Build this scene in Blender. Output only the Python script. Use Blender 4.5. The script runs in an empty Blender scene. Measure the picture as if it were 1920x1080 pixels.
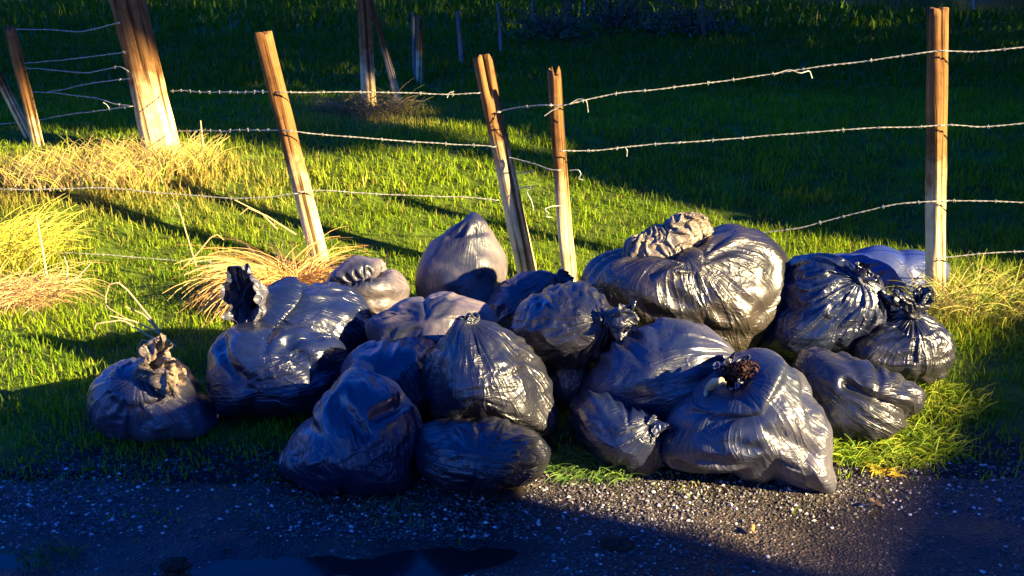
import bpy, math, random
import numpy as np
from mathutils import Vector, Matrix

random.seed(7)
rng = np.random.default_rng(11)
R = math.radians
scene = bpy.context.scene
col = scene.collection

# ------------------------------------------------------------------ camera
CAM_H, PITCH, FPX = 1.6, R(17.0), 2059.0
cd = bpy.data.cameras.new('camera')
cd.sensor_width = 36.0
cd.lens = 36.0 * FPX / 1920.0
cd.clip_start = 0.05
cd.clip_end = 900.0
cam = bpy.data.objects.new('camera', cd)
cam.location = (0, 0, CAM_H)
cam.rotation_euler = (R(90) - PITCH, 0, 0)
col.objects.link(cam)
scene.camera = cam

# ------------------------------------------------------------------ sky and sun
SUN_EL = R(21.0)
SUN_AZ = np.array([0.88, -0.475])            # horizontal direction towards the sun
SUN_AZ = SUN_AZ / np.linalg.norm(SUN_AZ)
world = bpy.data.worlds.new('World')
scene.world = world
world.use_nodes = True
wn = world.node_tree
wn.nodes.clear()
sky = wn.nodes.new('ShaderNodeTexSky')
sky.sky_type = 'NISHITA'
sky.sun_disc = False
sky.sun_elevation = SUN_EL
sky.sun_rotation = math.atan2(SUN_AZ[0], SUN_AZ[1])
sky.ozone_density = 4.0
sky.dust_density = 0.3
hsv = wn.nodes.new('ShaderNodeHueSaturation')
hsv.inputs['Saturation'].default_value = 1.4
tint = wn.nodes.new('ShaderNodeMixRGB'); tint.blend_type = 'MULTIPLY'
tint.inputs[0].default_value = 1.0
tint.inputs[2].default_value = (0.50, 0.58, 1.40, 1)      # the photograph's cold white balance in the shade
bg = wn.nodes.new('ShaderNodeBackground')
bg.inputs['Strength'].default_value = 0.05
wo = wn.nodes.new('ShaderNodeOutputWorld')
wn.links.new(sky.outputs[0], hsv.inputs['Color'])
wn.links.new(hsv.outputs[0], tint.inputs[1])
wn.links.new(tint.outputs[0], bg.inputs['Color'])
wn.links.new(bg.outputs[0], wo.inputs['Surface'])

sd = bpy.data.lights.new('sun', 'SUN')
sd.energy = 5.0
sd.angle = R(0.6)
sd.color = (1.0, 0.79, 0.42)
sun = bpy.data.objects.new('sun', sd)
dvec = Vector((-SUN_AZ[0] * math.cos(SUN_EL), -SUN_AZ[1] * math.cos(SUN_EL), -math.sin(SUN_EL)))
sun.rotation_euler = dvec.to_track_quat('-Z', 'Y').to_euler()
sun.location = (8, -6, 8)
col.objects.link(sun)

scene.view_settings.view_transform = 'Standard'
scene.view_settings.look = 'None'
scene.view_settings.exposure = 2.5
scene.view_settings.gamma = 1.0
scene.view_settings.use_curve_mapping = False
scene.cycles.max_bounces = 6
scene.cycles.diffuse_bounces = 3
scene.cycles.glossy_bounces = 3
scene.cycles.transparent_max_bounces = 6

# ------------------------------------------------------------------ helpers
CT, ST = math.cos(R(90) - PITCH), math.sin(R(90) - PITCH)


def ray(px, py):
    xc = (px - 960.0) / FPX
    yc = -(py - 540.0) / FPX
    return np.array([xc, yc * CT + ST, yc * ST - CT])


def at(px, py, Y):
    """point of the place seen at a photograph pixel, standing at distance Y"""
    d = ray(px, py)
    t = Y / d[1]
    return np.array([0, 0, CAM_H]) + d * t


def mpp(px, py, Y):
    return (Y / ray(px, py)[1]) / FPX


def sst(a, b, x):
    t = np.clip((x - a) / (b - a), 0, 1)
    return t * t * (3 - 2 * t)


def _hash(ix, iy, iz, seed):
    h = (ix.astype(np.int64) * 374761393 + iy.astype(np.int64) * 668265263 + iz.astype(np.int64) * 2147483647 + seed * 974634777) & 0xFFFFFFFF
    h = ((h ^ (h >> 13)) * 1274126177) & 0xFFFFFFFF
    h = h ^ (h >> 16)
    return (h & 0xFFFFFF) / float(0xFFFFFF)


def vn(p, seed=0):
    """value noise -1..1 for an (...,3) array"""
    p = np.asarray(p, dtype=np.float64)
    i = np.floor(p).astype(np.int64)
    f = p - i
    f = f * f * (3 - 2 * f)
    r = 0
    for dx in (0, 1):
        wx = f[..., 0] if dx else 1 - f[..., 0]
        for dy in (0, 1):
            wy = f[..., 1] if dy else 1 - f[..., 1]
            for dz in (0, 1):
                wz = f[..., 2] if dz else 1 - f[..., 2]
                r = r + wx * wy * wz * _hash(i[..., 0] + dx, i[..., 1] + dy, i[..., 2] + dz, seed)
    return r * 2 - 1


def fbm(p, seed=0, oct=3):
    p = np.asarray(p, dtype=np.float64)
    r, a, s = 0, 1.0, 0
    for k in range(oct):
        r = r + a * vn(p * (2.03 ** k) + 17.3 * k, seed + k)
        s += a
        a *= 0.5
    return r / s


def n2(x, y, sc, seed, oct=3):
    return fbm(np.stack([x * sc, y * sc, np.zeros_like(x)], -1), seed, oct)


def link(o, parent=None):
    col.objects.link(o)
    if parent is not None:
        o.parent = parent
        o.matrix_parent_inverse = parent.matrix_basis.inverted()
    return o


def tag(o, label=None, cat=None, group=None, kind=None):
    if label: o['label'] = label
    if cat: o['category'] = cat
    if group: o['group'] = group
    if kind: o['kind'] = kind
    return o


def mesh_np(name, V, F, mat, parent=None, smooth=True, colr=None, origin=None):
    """V (n,3); F (m,k) constant size k, or list of such arrays"""
    V = np.asarray(V, dtype=np.float32)
    if origin is not None:
        V = V - np.asarray(origin, dtype=np.float32)
    Fs = F if isinstance(F, list) else [F]
    me = bpy.data.meshes.new(name)
    nl = sum(f.size for f in Fs)
    npoly = sum(len(f) for f in Fs)
    me.vertices.add(len(V))
    me.vertices.foreach_set('co', V.ravel())
    me.loops.add(nl)
    me.polygons.add(npoly)
    me.loops.foreach_set('vertex_index', np.concatenate([f.ravel() for f in Fs]).astype(np.int32))
    st, tot, o = [], [], 0
    for f in Fs:
        k = f.shape[1]
        st.append(o + np.arange(len(f)) * k)
        tot.append(np.full(len(f), k))
        o += f.size
    me.polygons.foreach_set('loop_start', np.concatenate(st).astype(np.int32))
    me.polygons.foreach_set('loop_total', np.concatenate(tot).astype(np.int32))
    me.polygons.foreach_set('use_smooth', np.full(npoly, smooth, dtype=bool))
    me.update(calc_edges=True)
    if colr is not None:
        ca = me.color_attributes.new('Col', 'FLOAT_COLOR', 'POINT')
        c4 = np.ones((len(V), 4), dtype=np.float32)
        c4[:, :3] = colr
        ca.data.foreach_set('color', c4.ravel())
    if mat is not None:
        me.materials.append(mat)
    ob = bpy.data.objects.new(name, me)
    if origin is not None:
        ob.location = origin
    return link(ob, parent)


def tube(pts, rad, seg=6, closed_ends=True):
    """pts (n,3), rad scalar or (n,) -> V,F lists (quads)"""
    pts = np.asarray(pts, float)
    n = len(pts)
    rad = np.broadcast_to(np.asarray(rad, float), (n,))
    T = np.gradient(pts, axis=0)
    T /= np.linalg.norm(T, axis=1)[:, None] + 1e-9
    ref = np.array([0.0, 0, 1]) if abs(T[:, 2]).mean() < 0.8 else np.array([1.0, 0, 0])
    A = np.cross(T, ref); A /= np.linalg.norm(A, axis=1)[:, None] + 1e-9
    B = np.cross(T, A)
    a = np.arange(seg) / seg * 2 * np.pi
    V = pts[:, None] + rad[:, None, None] * (A[:, None] * np.cos(a)[None, :, None] + B[:, None] * np.sin(a)[None, :, None])
    V = V.reshape(-1, 3)
    i, j = np.meshgrid(np.arange(n - 1), np.arange(seg), indexing='ij')
    F = np.stack([i * seg + j, i * seg + (j + 1) % seg, (i + 1) * seg + (j + 1) % seg, (i + 1) * seg + j], -1).reshape(-1, 4)
    return V, F


class MB:
    def __init__(s): s.V, s.F, s.C, s.n = [], [], [], 0
    def add(s, V, F, c=None):
        s.V.append(V); s.F.append(F + s.n); s.n += len(V)
        if c is not None: s.C.append(np.broadcast_to(np.asarray(c, float), (len(V), 3)))
    def build(s, name, mat, parent=None, smooth=True, origin=None):
        V = np.concatenate(s.V)
        byk = {}
        for f in s.F: byk.setdefault(f.shape[1], []).append(f)
        F = [np.concatenate(v) for v in byk.values()]
        return mesh_np(name, V, F, mat, parent, smooth, np.concatenate(s.C) if s.C else None, origin)


# ------------------------------------------------------------------ materials
def newmat(name):
    m = bpy.data.materials.new(name)
    m.use_nodes = True
    nt = m.node_tree
    b = nt.nodes['Principled BSDF']
    return m, nt, b


def node(nt, typ, **kw):
    n = nt.nodes.new(typ)
    for k, v in kw.items():
        if k.startswith('i_'):
            n.inputs[k[2:].replace('_', ' ')].default_value = v
        else:
            setattr(n, k, v)
    return n


def ramp(nt, stops):
    n = nt.nodes.new('ShaderNodeValToRGB')
    e = n.color_ramp.elements
    while len(e) > 1: e.remove(e[0])
    e[0].position = stops[0][0]; e[0].color = (*stops[0][1], 1)
    for p, c in stops[1:]:
        x = e.new(p); x.color = (*c, 1)
    return n


def mat_bag(name, base, dust, dust_amt, rough, bump, spec=1.0):
    m, nt, b = newmat(name)
    L = nt.links.new
    tc = node(nt, 'ShaderNodeTexCoord')
    # dust film
    n1 = node(nt, 'ShaderNodeTexNoise'); n1.inputs['Scale'].default_value = 3.2; n1.inputs['Detail'].default_value = 6
    L(tc.outputs['Object'], n1.inputs['Vector'])
    r1 = ramp(nt, [(0.42, (0, 0, 0)), (0.68, (1, 1, 1))])
    L(n1.outputs[0], r1.inputs[0])
    mul = node(nt, 'ShaderNodeMath', operation='MULTIPLY'); mul.inputs[1].default_value = dust_amt
    L(r1.outputs[0], mul.inputs[0])
    mx = node(nt, 'ShaderNodeMixRGB'); mx.inputs[1].default_value = (*base, 1); mx.inputs[2].default_value = (*dust, 1)
    L(mul.outputs[0], mx.inputs[0])
    L(mx.outputs[0], b.inputs['Base Color'])
    # roughness
    n2_ = node(nt, 'ShaderNodeTexNoise'); n2_.inputs['Scale'].default_value = 9; n2_.inputs['Detail'].default_value = 5
    L(tc.outputs['Object'], n2_.inputs['Vector'])
    mr = node(nt, 'ShaderNodeMapRange'); mr.inputs[1].default_value = 0.3; mr.inputs[2].default_value = 0.75
    mr.inputs[3].default_value = rough - 0.08; mr.inputs[4].default_value = rough + 0.14
    L(n2_.outputs[0], mr.inputs[0]); L(mr.outputs[0], b.inputs['Roughness'])
    b.inputs['Specular IOR Level'].default_value = spec
    # crinkles: folds that run towards the tie, crumples, fine creases
    uv = node(nt, 'ShaderNodeUVMap')
    sx = node(nt, 'ShaderNodeSeparateXYZ'); L(uv.outputs[0], sx.inputs[0])
    an = node(nt, 'ShaderNodeMath', operation='MULTIPLY'); an.inputs[1].default_value = 2 * math.pi; L(sx.outputs[0], an.inputs[0])
    co = node(nt, 'ShaderNodeMath', operation='COSINE'); L(an.outputs[0], co.inputs[0])
    si = node(nt, 'ShaderNodeMath', operation='SINE'); L(an.outputs[0], si.inputs[0])
    cb = node(nt, 'ShaderNodeCombineXYZ'); L(co.outputs[0], cb.inputs[0]); L(si.outputs[0], cb.inputs[1]); L(sx.outputs[1], cb.inputs[2])
    oi = node(nt, 'ShaderNodeObjectInfo')
    def ridged(vec, scl, scale, det, dist):
        mp = node(nt, 'ShaderNodeMapping'); mp.inputs['Scale'].default_value = scl
        L(vec, mp.inputs[0])
        ml = node(nt, 'ShaderNodeMath', operation='MULTIPLY'); ml.inputs[1].default_value = 40.0; L(oi.outputs['Random'], ml.inputs[0])
        cb2 = node(nt, 'ShaderNodeCombineXYZ'); L(ml.outputs[0], cb2.inputs[0]); L(ml.outputs[0], cb2.inputs[2]); L(cb2.outputs[0], mp.inputs['Location'])
        q = node(nt, 'ShaderNodeTexNoise'); q.noise_type = 'RIDGED_MULTIFRACTAL'
        q.inputs['Scale'].default_value = scale; q.inputs['Detail'].default_value = det; q.inputs['Distortion'].default_value = dist
        q.inputs['Offset'].default_value = 0.9; q.inputs['Gain'].default_value = 1.6
        L(mp.outputs[0], q.inputs['Vector'])
        return q
    f1 = ridged(cb.outputs[0], (7.5, 7.5, 3.6), 1.0, 3.0, .9)
    f2 = ridged(tc.outputs['Object'], (1, 1, 1.7), 11.0, 3.0, 1.6)
    f3 = node(nt, 'ShaderNodeTexNoise'); f3.inputs['Scale'].default_value = 30; f3.inputs['Detail'].default_value = 4; f3.inputs['Distortion'].default_value = 1.5
    L(tc.outputs['Object'], f3.inputs['Vector'])
    # patches where the film is slack
    f4 = node(nt, 'ShaderNodeTexNoise'); f4.inputs['Scale'].default_value = 4.5; f4.inputs['Detail'].default_value = 2
    L(tc.outputs['Object'], f4.inputs['Vector'])
    r4 = ramp(nt, [(0.40, (0.12, 0.12, 0.12)), (0.62, (1, 1, 1))]); L(f4.outputs[0], r4.inputs[0])
    def crisp(q, lo, hi, pw):
        r_ = node(nt, 'ShaderNodeMapRange'); r_.inputs[1].default_value = lo; r_.inputs[2].default_value = hi; L(q.outputs[0], r_.inputs[0])
        w_ = node(nt, 'ShaderNodeMath', operation='POWER'); w_.inputs[1].default_value = pw; L(r_.outputs[0], w_.inputs[0])
        return w_
    f1 = crisp(f1, .2, 1.6, 2.2); f2 = crisp(f2, .3, 1.7, 2.2)
    m1 = node(nt, 'ShaderNodeMath', operation='MULTIPLY_ADD'); m1.inputs[1].default_value = 1.0; L(f1.outputs[0], m1.inputs[0])
    mh = node(nt, 'ShaderNodeMath', operation='MULTIPLY'); mh.inputs[1].default_value = .8; L(f2.outputs[0], mh.inputs[0]); L(mh.outputs[0], m1.inputs[2])
    m2 = node(nt, 'ShaderNodeMath', operation='MULTIPLY'); L(m1.outputs[0], m2.inputs[0]); L(r4.outputs[0], m2.inputs[1])
    m3 = node(nt, 'ShaderNodeMath', operation='MULTIPLY_ADD'); m3.inputs[1].default_value = .22; L(f3.outputs[0], m3.inputs[0]); L(m2.outputs[0], m3.inputs[2])
    bp = node(nt, 'ShaderNodeBump'); bp.inputs['Strength'].default_value = bump; bp.inputs['Distance'].default_value = 0.016
    L(m3.outputs[0], bp.inputs['Height']); L(bp.outputs[0], b.inputs['Normal'])
    return m


BAGS_MAT = [
    mat_bag('black_plastic', (0.005, 0.010, 0.034), (0.09, 0.08, 0.085), 0.12, 0.31, 0.5, 0.95),
    mat_bag('black_plastic_dusty', (0.020, 0.022, 0.040), (0.30, 0.235, 0.22), 0.95, 0.45, 0.30, 0.6),
    mat_bag('black_plastic_glossy', (0.006, 0.008, 0.019), (0.12, 0.10, 0.075), 0.2, 0.32, 0.48, 0.95),
    mat_bag('painted_sunlit_crumple', (0.12, 0.098, 0.075), (0.38, 0.28, 0.17), 0.95, 0.40, 0.9, 0.8),  # dusty tan lifted to paint strong sun on the crumpled necks
    mat_bag('black_plastic_sheen', (0.009, 0.009, 0.014), (0.17, 0.125, 0.07), 0.3, 0.36, 0.5, 1.0),
    mat_bag('black_plastic_part_dusty', (0.012, 0.018, 0.042), (0.22, 0.19, 0.19), 0.42, 0.36, 0.42, 0.9),
    mat_bag('blue_plastic', (0.028, 0.045, 0.16), (0.08, 0.09, 0.18), 0.25, 0.34, 0.2, 0.8),
]


def mat_attr(name, rough=0.6, trans=0.25, spec=0.3, mulc=1.0):
    m, nt, b = newmat(name)
    L = nt.links.new
    a = node(nt, 'ShaderNodeVertexColor'); a.layer_name = 'Col'
    L(a.outputs[0], b.inputs['Base Color'])
    b.inputs['Roughness'].default_value = rough
    b.inputs['Specular IOR Level'].default_value = spec
    if trans > 0:
        t = node(nt, 'ShaderNodeBsdfTranslucent')
        L(a.outputs[0], t.inputs['Color'])
        mx = node(nt, 'ShaderNodeMixShader'); mx.inputs[0].default_value = trans
        L(b.outputs[0], mx.inputs[1]); L(t.outputs[0], mx.inputs[2])
        L(mx.outputs[0], nt.nodes['Material Output'].inputs['Surface'])
    return m


M_GRASS = mat_attr('grass_blade', 0.6, 0.40, 0.12)
M_STRAW = mat_attr('dry_straw', 0.6, 0.2, 0.3)
M_LEAF = mat_attr('tree_leaf', 0.5, 0.2, 0.3)
M_STONE = mat_attr('stone_chip', 0.75, 0.0, 0.3)


def mat_wood(name, pale, mid, dark, top_shade):
    m, nt, b = newmat(name)
    L = nt.links.new
    tc = node(nt, 'ShaderNodeTexCoord')
    mp = node(nt, 'ShaderNodeMapping'); mp.inputs['Scale'].default_value = (38, 38, 2.2)
    L(tc.outputs['Object'], mp.inputs[0])
    n = node(nt, 'ShaderNodeTexNoise'); n.inputs['Scale'].default_value = 1; n.inputs['Detail'].default_value = 7; n.inputs['Distortion'].default_value = .6
    L(mp.outputs[0], n.inputs['Vector'])
    r = ramp(nt, [(0.28, dark), (0.42, mid), (0.62, pale), (0.8, mid)])
    L(n.outputs[0], r.inputs[0])
    # painted light: shade tint on the upper post, foot left bright as if sunlit
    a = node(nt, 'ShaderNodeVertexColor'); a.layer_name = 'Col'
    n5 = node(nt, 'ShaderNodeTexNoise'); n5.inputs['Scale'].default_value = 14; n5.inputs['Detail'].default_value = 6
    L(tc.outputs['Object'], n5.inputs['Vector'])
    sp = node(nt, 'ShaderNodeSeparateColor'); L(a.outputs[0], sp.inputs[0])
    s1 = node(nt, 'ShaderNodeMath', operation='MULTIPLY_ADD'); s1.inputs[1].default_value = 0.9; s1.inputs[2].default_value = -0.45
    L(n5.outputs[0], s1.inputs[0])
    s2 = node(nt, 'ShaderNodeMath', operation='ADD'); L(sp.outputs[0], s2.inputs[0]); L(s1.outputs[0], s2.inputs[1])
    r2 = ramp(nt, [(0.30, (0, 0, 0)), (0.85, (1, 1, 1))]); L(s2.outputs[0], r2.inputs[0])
    mu = node(nt, 'ShaderNodeMixRGB', blend_type='MULTIPLY'); mu.inputs[2].default_value = (*top_shade, 1)
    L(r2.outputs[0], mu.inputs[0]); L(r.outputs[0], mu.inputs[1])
    # drying cracks
    mp2 = node(nt, 'ShaderNodeMapping'); mp2.inputs['Scale'].default_value = (60, 60, 1.4)
    L(tc.outputs['Object'], mp2.inputs[0])
    n6 = node(nt, 'ShaderNodeTexNoise'); n6.inputs['Scale'].default_value = .6; n6.inputs['Detail'].default_value = 3
    L(mp2.outputs[0], n6.inputs['Vector'])
    r3 = ramp(nt, [(0.38, (0.12, 0.08, 0.06)), (0.455, (1, 1, 1))]); L(n6.outputs[0], r3.inputs[0])
    mu2 = node(nt, 'ShaderNodeMixRGB', blend_type='MULTIPLY'); mu2.inputs[0].default_value = .85
    L(mu.outputs[0], mu2.inputs[1]); L(r3.outputs[0], mu2.inputs[2])
    L(mu2.outputs[0], b.inputs['Base Color'])
    n9 = node(nt, 'ShaderNodeTexNoise'); n9.inputs['Scale'].default_value = 9; n9.inputs['Detail'].default_value = 7; n9.inputs['Roughness'].default_value = .7
    L(tc.outputs['Object'], n9.inputs['Vector'])
    r9 = ramp(nt, [(0.36, (0.30, 0.24, 0.20)), (0.50, (0.9, 0.88, 0.85)), (0.66, (1.1, 1.05, 1.0))]); L(n9.outputs[0], r9.inputs[0])
    mu3 = node(nt, 'ShaderNodeMixRGB', blend_type='MULTIPLY'); mu3.inputs[0].default_value = .6
    L(mu2.outputs[0], mu3.inputs[1]); L(r9.outputs[0], mu3.inputs[2]); L(mu3.outputs[0], b.inputs['Base Color'])
    b.inputs['Roughness'].default_value = 0.8
    b.inputs['Specular IOR Level'].default_value = 0.2
    bp = node(nt, 'ShaderNodeBump'); bp.inputs['Strength'].default_value = 0.8; bp.inputs['Distance'].default_value = 0.008
    ad = node(nt, 'ShaderNodeMath', operation='MULTIPLY'); L(n.outputs[0], ad.inputs[0]); L(r3.outputs[0], ad.inputs[1])
    L(ad.outputs[0], bp.inputs['Height']); L(bp.outputs[0], b.inputs['Normal'])
    return m


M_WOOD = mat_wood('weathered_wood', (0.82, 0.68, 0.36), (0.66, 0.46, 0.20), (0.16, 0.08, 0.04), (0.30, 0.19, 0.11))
M_WOODG = mat_wood('grey_wood', (0.30, 0.29, 0.26), (0.22, 0.20, 0.18), (0.08, 0.07, 0.06), (0.7, 0.7, 0.7))


def mat_plain(name, c, rough=0.6, metal=0.0, nscale=20, var=0.35, bump=0.0, spec=0.4):
    m, nt, b = newmat(name)
    L = nt.links.new
    tc = node(nt, 'ShaderNodeTexCoord')
    n = node(nt, 'ShaderNodeTexNoise'); n.inputs['Scale'].default_value = nscale; n.inputs['Detail'].default_value = 5
    L(tc.outputs['Object'], n.inputs['Vector'])
    lo = tuple(x * (1 - var) for x in c); hi = tuple(min(1, x * (1 + var)) for x in c)
    r = ramp(nt, [(0.3, lo), (0.7, hi)]); L(n.outputs[0], r.inputs[0])
    L(r.outputs[0], b.inputs['Base Color'])
    b.inputs['Roughness'].default_value = rough
    b.inputs['Metallic'].default_value = metal
    b.inputs['Specular IOR Level'].default_value = spec
    if bump:
        bp = node(nt, 'ShaderNodeBump'); bp.inputs['Strength'].default_value = bump; bp.inputs['Distance'].default_value = .02
        L(n.outputs[0], bp.inputs['Height']); L(bp.outputs[0], b.inputs['Normal'])
    return m


M_WIRE = mat_plain('galvanised_wire', (0.40, 0.38, 0.30), 0.5, 0.3, 60, .3)
M_BARK = mat_plain('tree_bark', (0.10, 0.075, 0.05), 0.9, 0, 12, .5, .8, .15)
M_SAP = mat_plain('pale_sapling_bark', (0.30, 0.32, 0.30), 0.8, 0, 30, .3, 0, .15)
M_RENDER = mat_plain('shade_block_render', (0.55, 0.50, 0.42), 0.9, 0, 3, .15, .2, .2)
M_ROOF = mat_plain('roof_slate', (0.12, 0.11, 0.12), 0.7, 0, 8, .3, .3, .3)
M_WASTE = mat_plain('garden_waste', (0.040, 0.015, 0.009), 0.85, 0, 60, .7, .6, .3)
M_CLOD = mat_plain('soil_clod', (0.03, 0.02, 0.013), 0.9, 0, 40, .6, .6, .3)
M_RIM = mat_plain('yellowed_inner_plastic', (0.55, 0.42, 0.20), 0.4, 0, 20, .25, .3, .5)


def mat_ground():
    m, nt, b = newmat('field_soil')
    L = nt.links.new
    tc = node(nt, 'ShaderNodeTexCoord')
    n = node(nt, 'ShaderNodeTexNoise'); n.inputs['Scale'].default_value = 6; n.inputs['Detail'].default_value = 9
    L(tc.outputs['Object'], n.inputs['Vector'])
    r = ramp(nt, [(0.3, (0.035, 0.045, 0.006)), (0.55, (0.075, 0.115, 0.008)), (0.75, (0.13, 0.18, 0.010))])
    L(n.outputs[0], r.inputs[0])
    sx = node(nt, 'ShaderNodeSeparateXYZ'); L(tc.outputs['Object'], sx.inputs[0])
    nb_ = node(nt, 'ShaderNodeTexNoise'); nb_.inputs['Scale'].default_value = 2.5; nb_.inputs['Detail'].default_value = 5
    L(tc.outputs['Object'], nb_.inputs['Vector'])
    ma = node(nt, 'ShaderNodeMath', operation='MULTIPLY_ADD'); ma.inputs[1].default_value = 1.2; L(nb_.outputs[0], ma.inputs[0]); L(sx.outputs[1], ma.inputs[2])
    rr = node(nt, 'ShaderNodeMapRange'); rr.inputs[1].default_value = 3.9; rr.inputs[2].default_value = 4.3; L(ma.outputs[0], rr.inputs[0])
    v = node(nt, 'ShaderNodeTexVoronoi'); v.inputs['Scale'].default_value = 95; L(tc.outputs['Object'], v.inputs['Vector'])
    sp = node(nt, 'ShaderNodeSeparateColor'); L(v.outputs['Color'], sp.inputs[0])
    rd = ramp(nt, [(0.0, (0.008, 0.006, 0.005)), (0.6, (0.022, 0.017, 0.014)), (0.92, (0.04, 0.034, 0.03)), (0.97, (0.16, 0.15, 0.14))]); L(sp.outputs[0], rd.inputs[0])
    mx = node(nt, 'ShaderNodeMixRGB'); L(rr.outputs[0], mx.inputs[0]); L(rd.outputs[0], mx.inputs[1]); L(r.outputs[0], mx.inputs[2])
    L(mx.outputs[0], b.inputs['Base Color'])
    b.inputs['Roughness'].default_value = 0.85
    b.inputs['Specular IOR Level'].default_value = 0.15
    bp = node(nt, 'ShaderNodeBump'); bp.inputs['Strength'].default_value = .8; bp.inputs['Distance'].default_value = .05
    L(n.outputs[0], bp.inputs['Height']); L(bp.outputs[0], b.inputs['Normal'])
    return m


def mat_road():
    m, nt, b = newmat('wet_gravel')
    L = nt.links.new
    tc = node(nt, 'ShaderNodeTexCoord')
    n = node(nt, 'ShaderNodeTexNoise'); n.inputs['Scale'].default_value = 3; n.inputs['Detail'].default_value = 8
    L(tc.outputs['Object'], n.inputs['Vector'])
    v = node(nt, 'ShaderNodeTexVoronoi'); v.inputs['Scale'].default_value = 120
    L(tc.outputs['Object'], v.inputs['Vector'])
    r = ramp(nt, [(0.3, (0.010, 0.006, 0.004)), (0.5, (0.032, 0.022, 0.016)), (0.7, (0.075, 0.056, 0.044))])
    L(n.outputs[0], r.inputs[0])
    sp = node(nt, 'ShaderNodeSeparateColor'); L(v.outputs['Color'], sp.inputs[0])
    r2 = ramp(nt, [(0.0, (0.35, 0.33, 0.33)), (0.6, (0.9, 0.9, 0.9)), (0.93, (1.2, 1.15, 1.1)), (0.97, (4, 3.8, 3.6))]); L(sp.outputs[0], r2.inputs[0])
    mx = node(nt, 'ShaderNodeMixRGB', blend_type='MULTIPLY'); mx.inputs[0].default_value = 1
    L(r.outputs[0], mx.inputs[1]); L(r2.outputs[0], mx.inputs[2])
    L(mx.outputs[0], b.inputs['Base Color'])
    mr = node(nt, 'ShaderNodeMapRange'); mr.inputs[1].default_value = .35; mr.inputs[2].default_value = .65; mr.inputs[3].default_value = .42; mr.inputs[4].default_value = .8
    L(n.outputs[0], mr.inputs[0]); L(mr.outputs[0], b.inputs['Roughness'])
    bp = node(nt, 'ShaderNodeBump'); bp.inputs['Strength'].default_value = .9; bp.inputs['Distance'].default_value = .006
    L(v.outputs['Distance'], bp.inputs['Height']); L(bp.outputs[0], b.inputs['Normal'])
    return m


def mat_water(name, c, rough):
    m, nt, b = newmat(name)
    L = nt.links.new
    b.inputs['Base Color'].default_value = (*c, 1)
    b.inputs['Roughness'].default_value = rough
    b.inputs['IOR'].default_value = 1.33
    b.inputs['Specular IOR Level'].default_value = 0.5
    tc = node(nt, 'ShaderNodeTexCoord')
    n = node(nt, 'ShaderNodeTexNoise'); n.inputs['Scale'].default_value = 5; n.inputs['Detail'].default_value = 3
    L(tc.outputs['Object'], n.inputs['Vector'])
    bp = node(nt, 'ShaderNodeBump'); bp.inputs['Strength'].default_value = .08; bp.inputs['Distance'].default_value = .02
    L(n.outputs[0], bp.inputs['Height']); L(bp.outputs[0], b.inputs['Normal'])
    return m


M_GROUND, M_ROAD = mat_ground(), mat_road()
M_PUDDLE = mat_water('puddle_water', (0.012, 0.011, 0.012), 0.14)
M_POND = mat_water('pond_water', (0.004, 0.006, 0.012), 0.12)


# ------------------------------------------------------------------ terrain
def H(x, y):
    x = np.asarray(x, float); y = np.asarray(y, float)
    z = 0.42 * sst(4.9, 7.8, y)
    z = z + 0.10 * np.exp(-((x + 2.5) / 1.3) ** 2 - ((y - 6.5) / 0.8) ** 2)
    z = z + 0.035 * n2(x, y, 1.3, 3) * sst(3.3, 4.6, y)
    z = z + 0.08 * n2(x, y, 0.25, 5, 2) * sst(7, 12, y)
    z = z + 0.16 * np.maximum(0, np.hypot(x * .9, y) - 38) * sst(10, 40, y)
    pond = ((x - 12.0) / 7.0) ** 2 + ((y - 31.0) / 10.3) ** 2
    z = z - 0.5 * sst(1.12, 0.8, pond)
    return z


def edge_y(x):
    """where the verge meets the gravel"""
    x = np.asarray(x, float)
    return 3.17 + 0.05 * np.sin(x * 1.7 + .4) + 0.16 * n2(x, np.zeros_like(x), 1.6, 9, 4)


xs = np.concatenate([-np.geomspace(260, 6.5, 34), np.arange(-6, 6.01, 0.1), np.geomspace(6.5, 260, 34)])
ys = np.concatenate([-np.geomspace(120, 1.2, 18), np.arange(-1, 2.0, .3), np.arange(2.0, 10.01, 0.1), np.geomspace(10.4, 300, 60)])
gx, gy = np.meshgrid(xs, ys, indexing='ij')
gz = H(gx, gy)
gz = gz - 0.09 * sst(3.2, 3.0, gy)
nx_, ny_ = gx.shape
ii, jj = np.meshgrid(np.arange(nx_ - 1), np.arange(ny_ - 1), indexing='ij')
F = np.stack([ii * ny_ + jj, (ii + 1) * ny_ + jj, (ii + 1) * ny_ + jj + 1, ii * ny_ + jj + 1], -1).reshape(-1, 4)
tag(mesh_np('ground', np.stack([gx, gy, gz], -1).reshape(-1, 3), F, M_GROUND), kind='structure')


def road_h(x, y):
    r = 0.010 * n2(x, y, 2.2, 21) + 0.006 * n2(x, y, 9, 22, 3)
    # wheel rut where water stands
    r = r - 0.030 * np.exp(-((y - 2.70 - .05 * np.sin(x * 2.2)) / 0.10) ** 2) * sst(0.5, -0.2, x)
    r = r + 0.016 * np.exp(-((y - 2.80) / 0.12) ** 2) * n2(x, y, 5, 31) 
    r = r + .016 * np.exp(-((y - 2.68) / 0.2) ** 2) * n2(x, y, 4.5, 33, 4)
    return r


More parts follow.
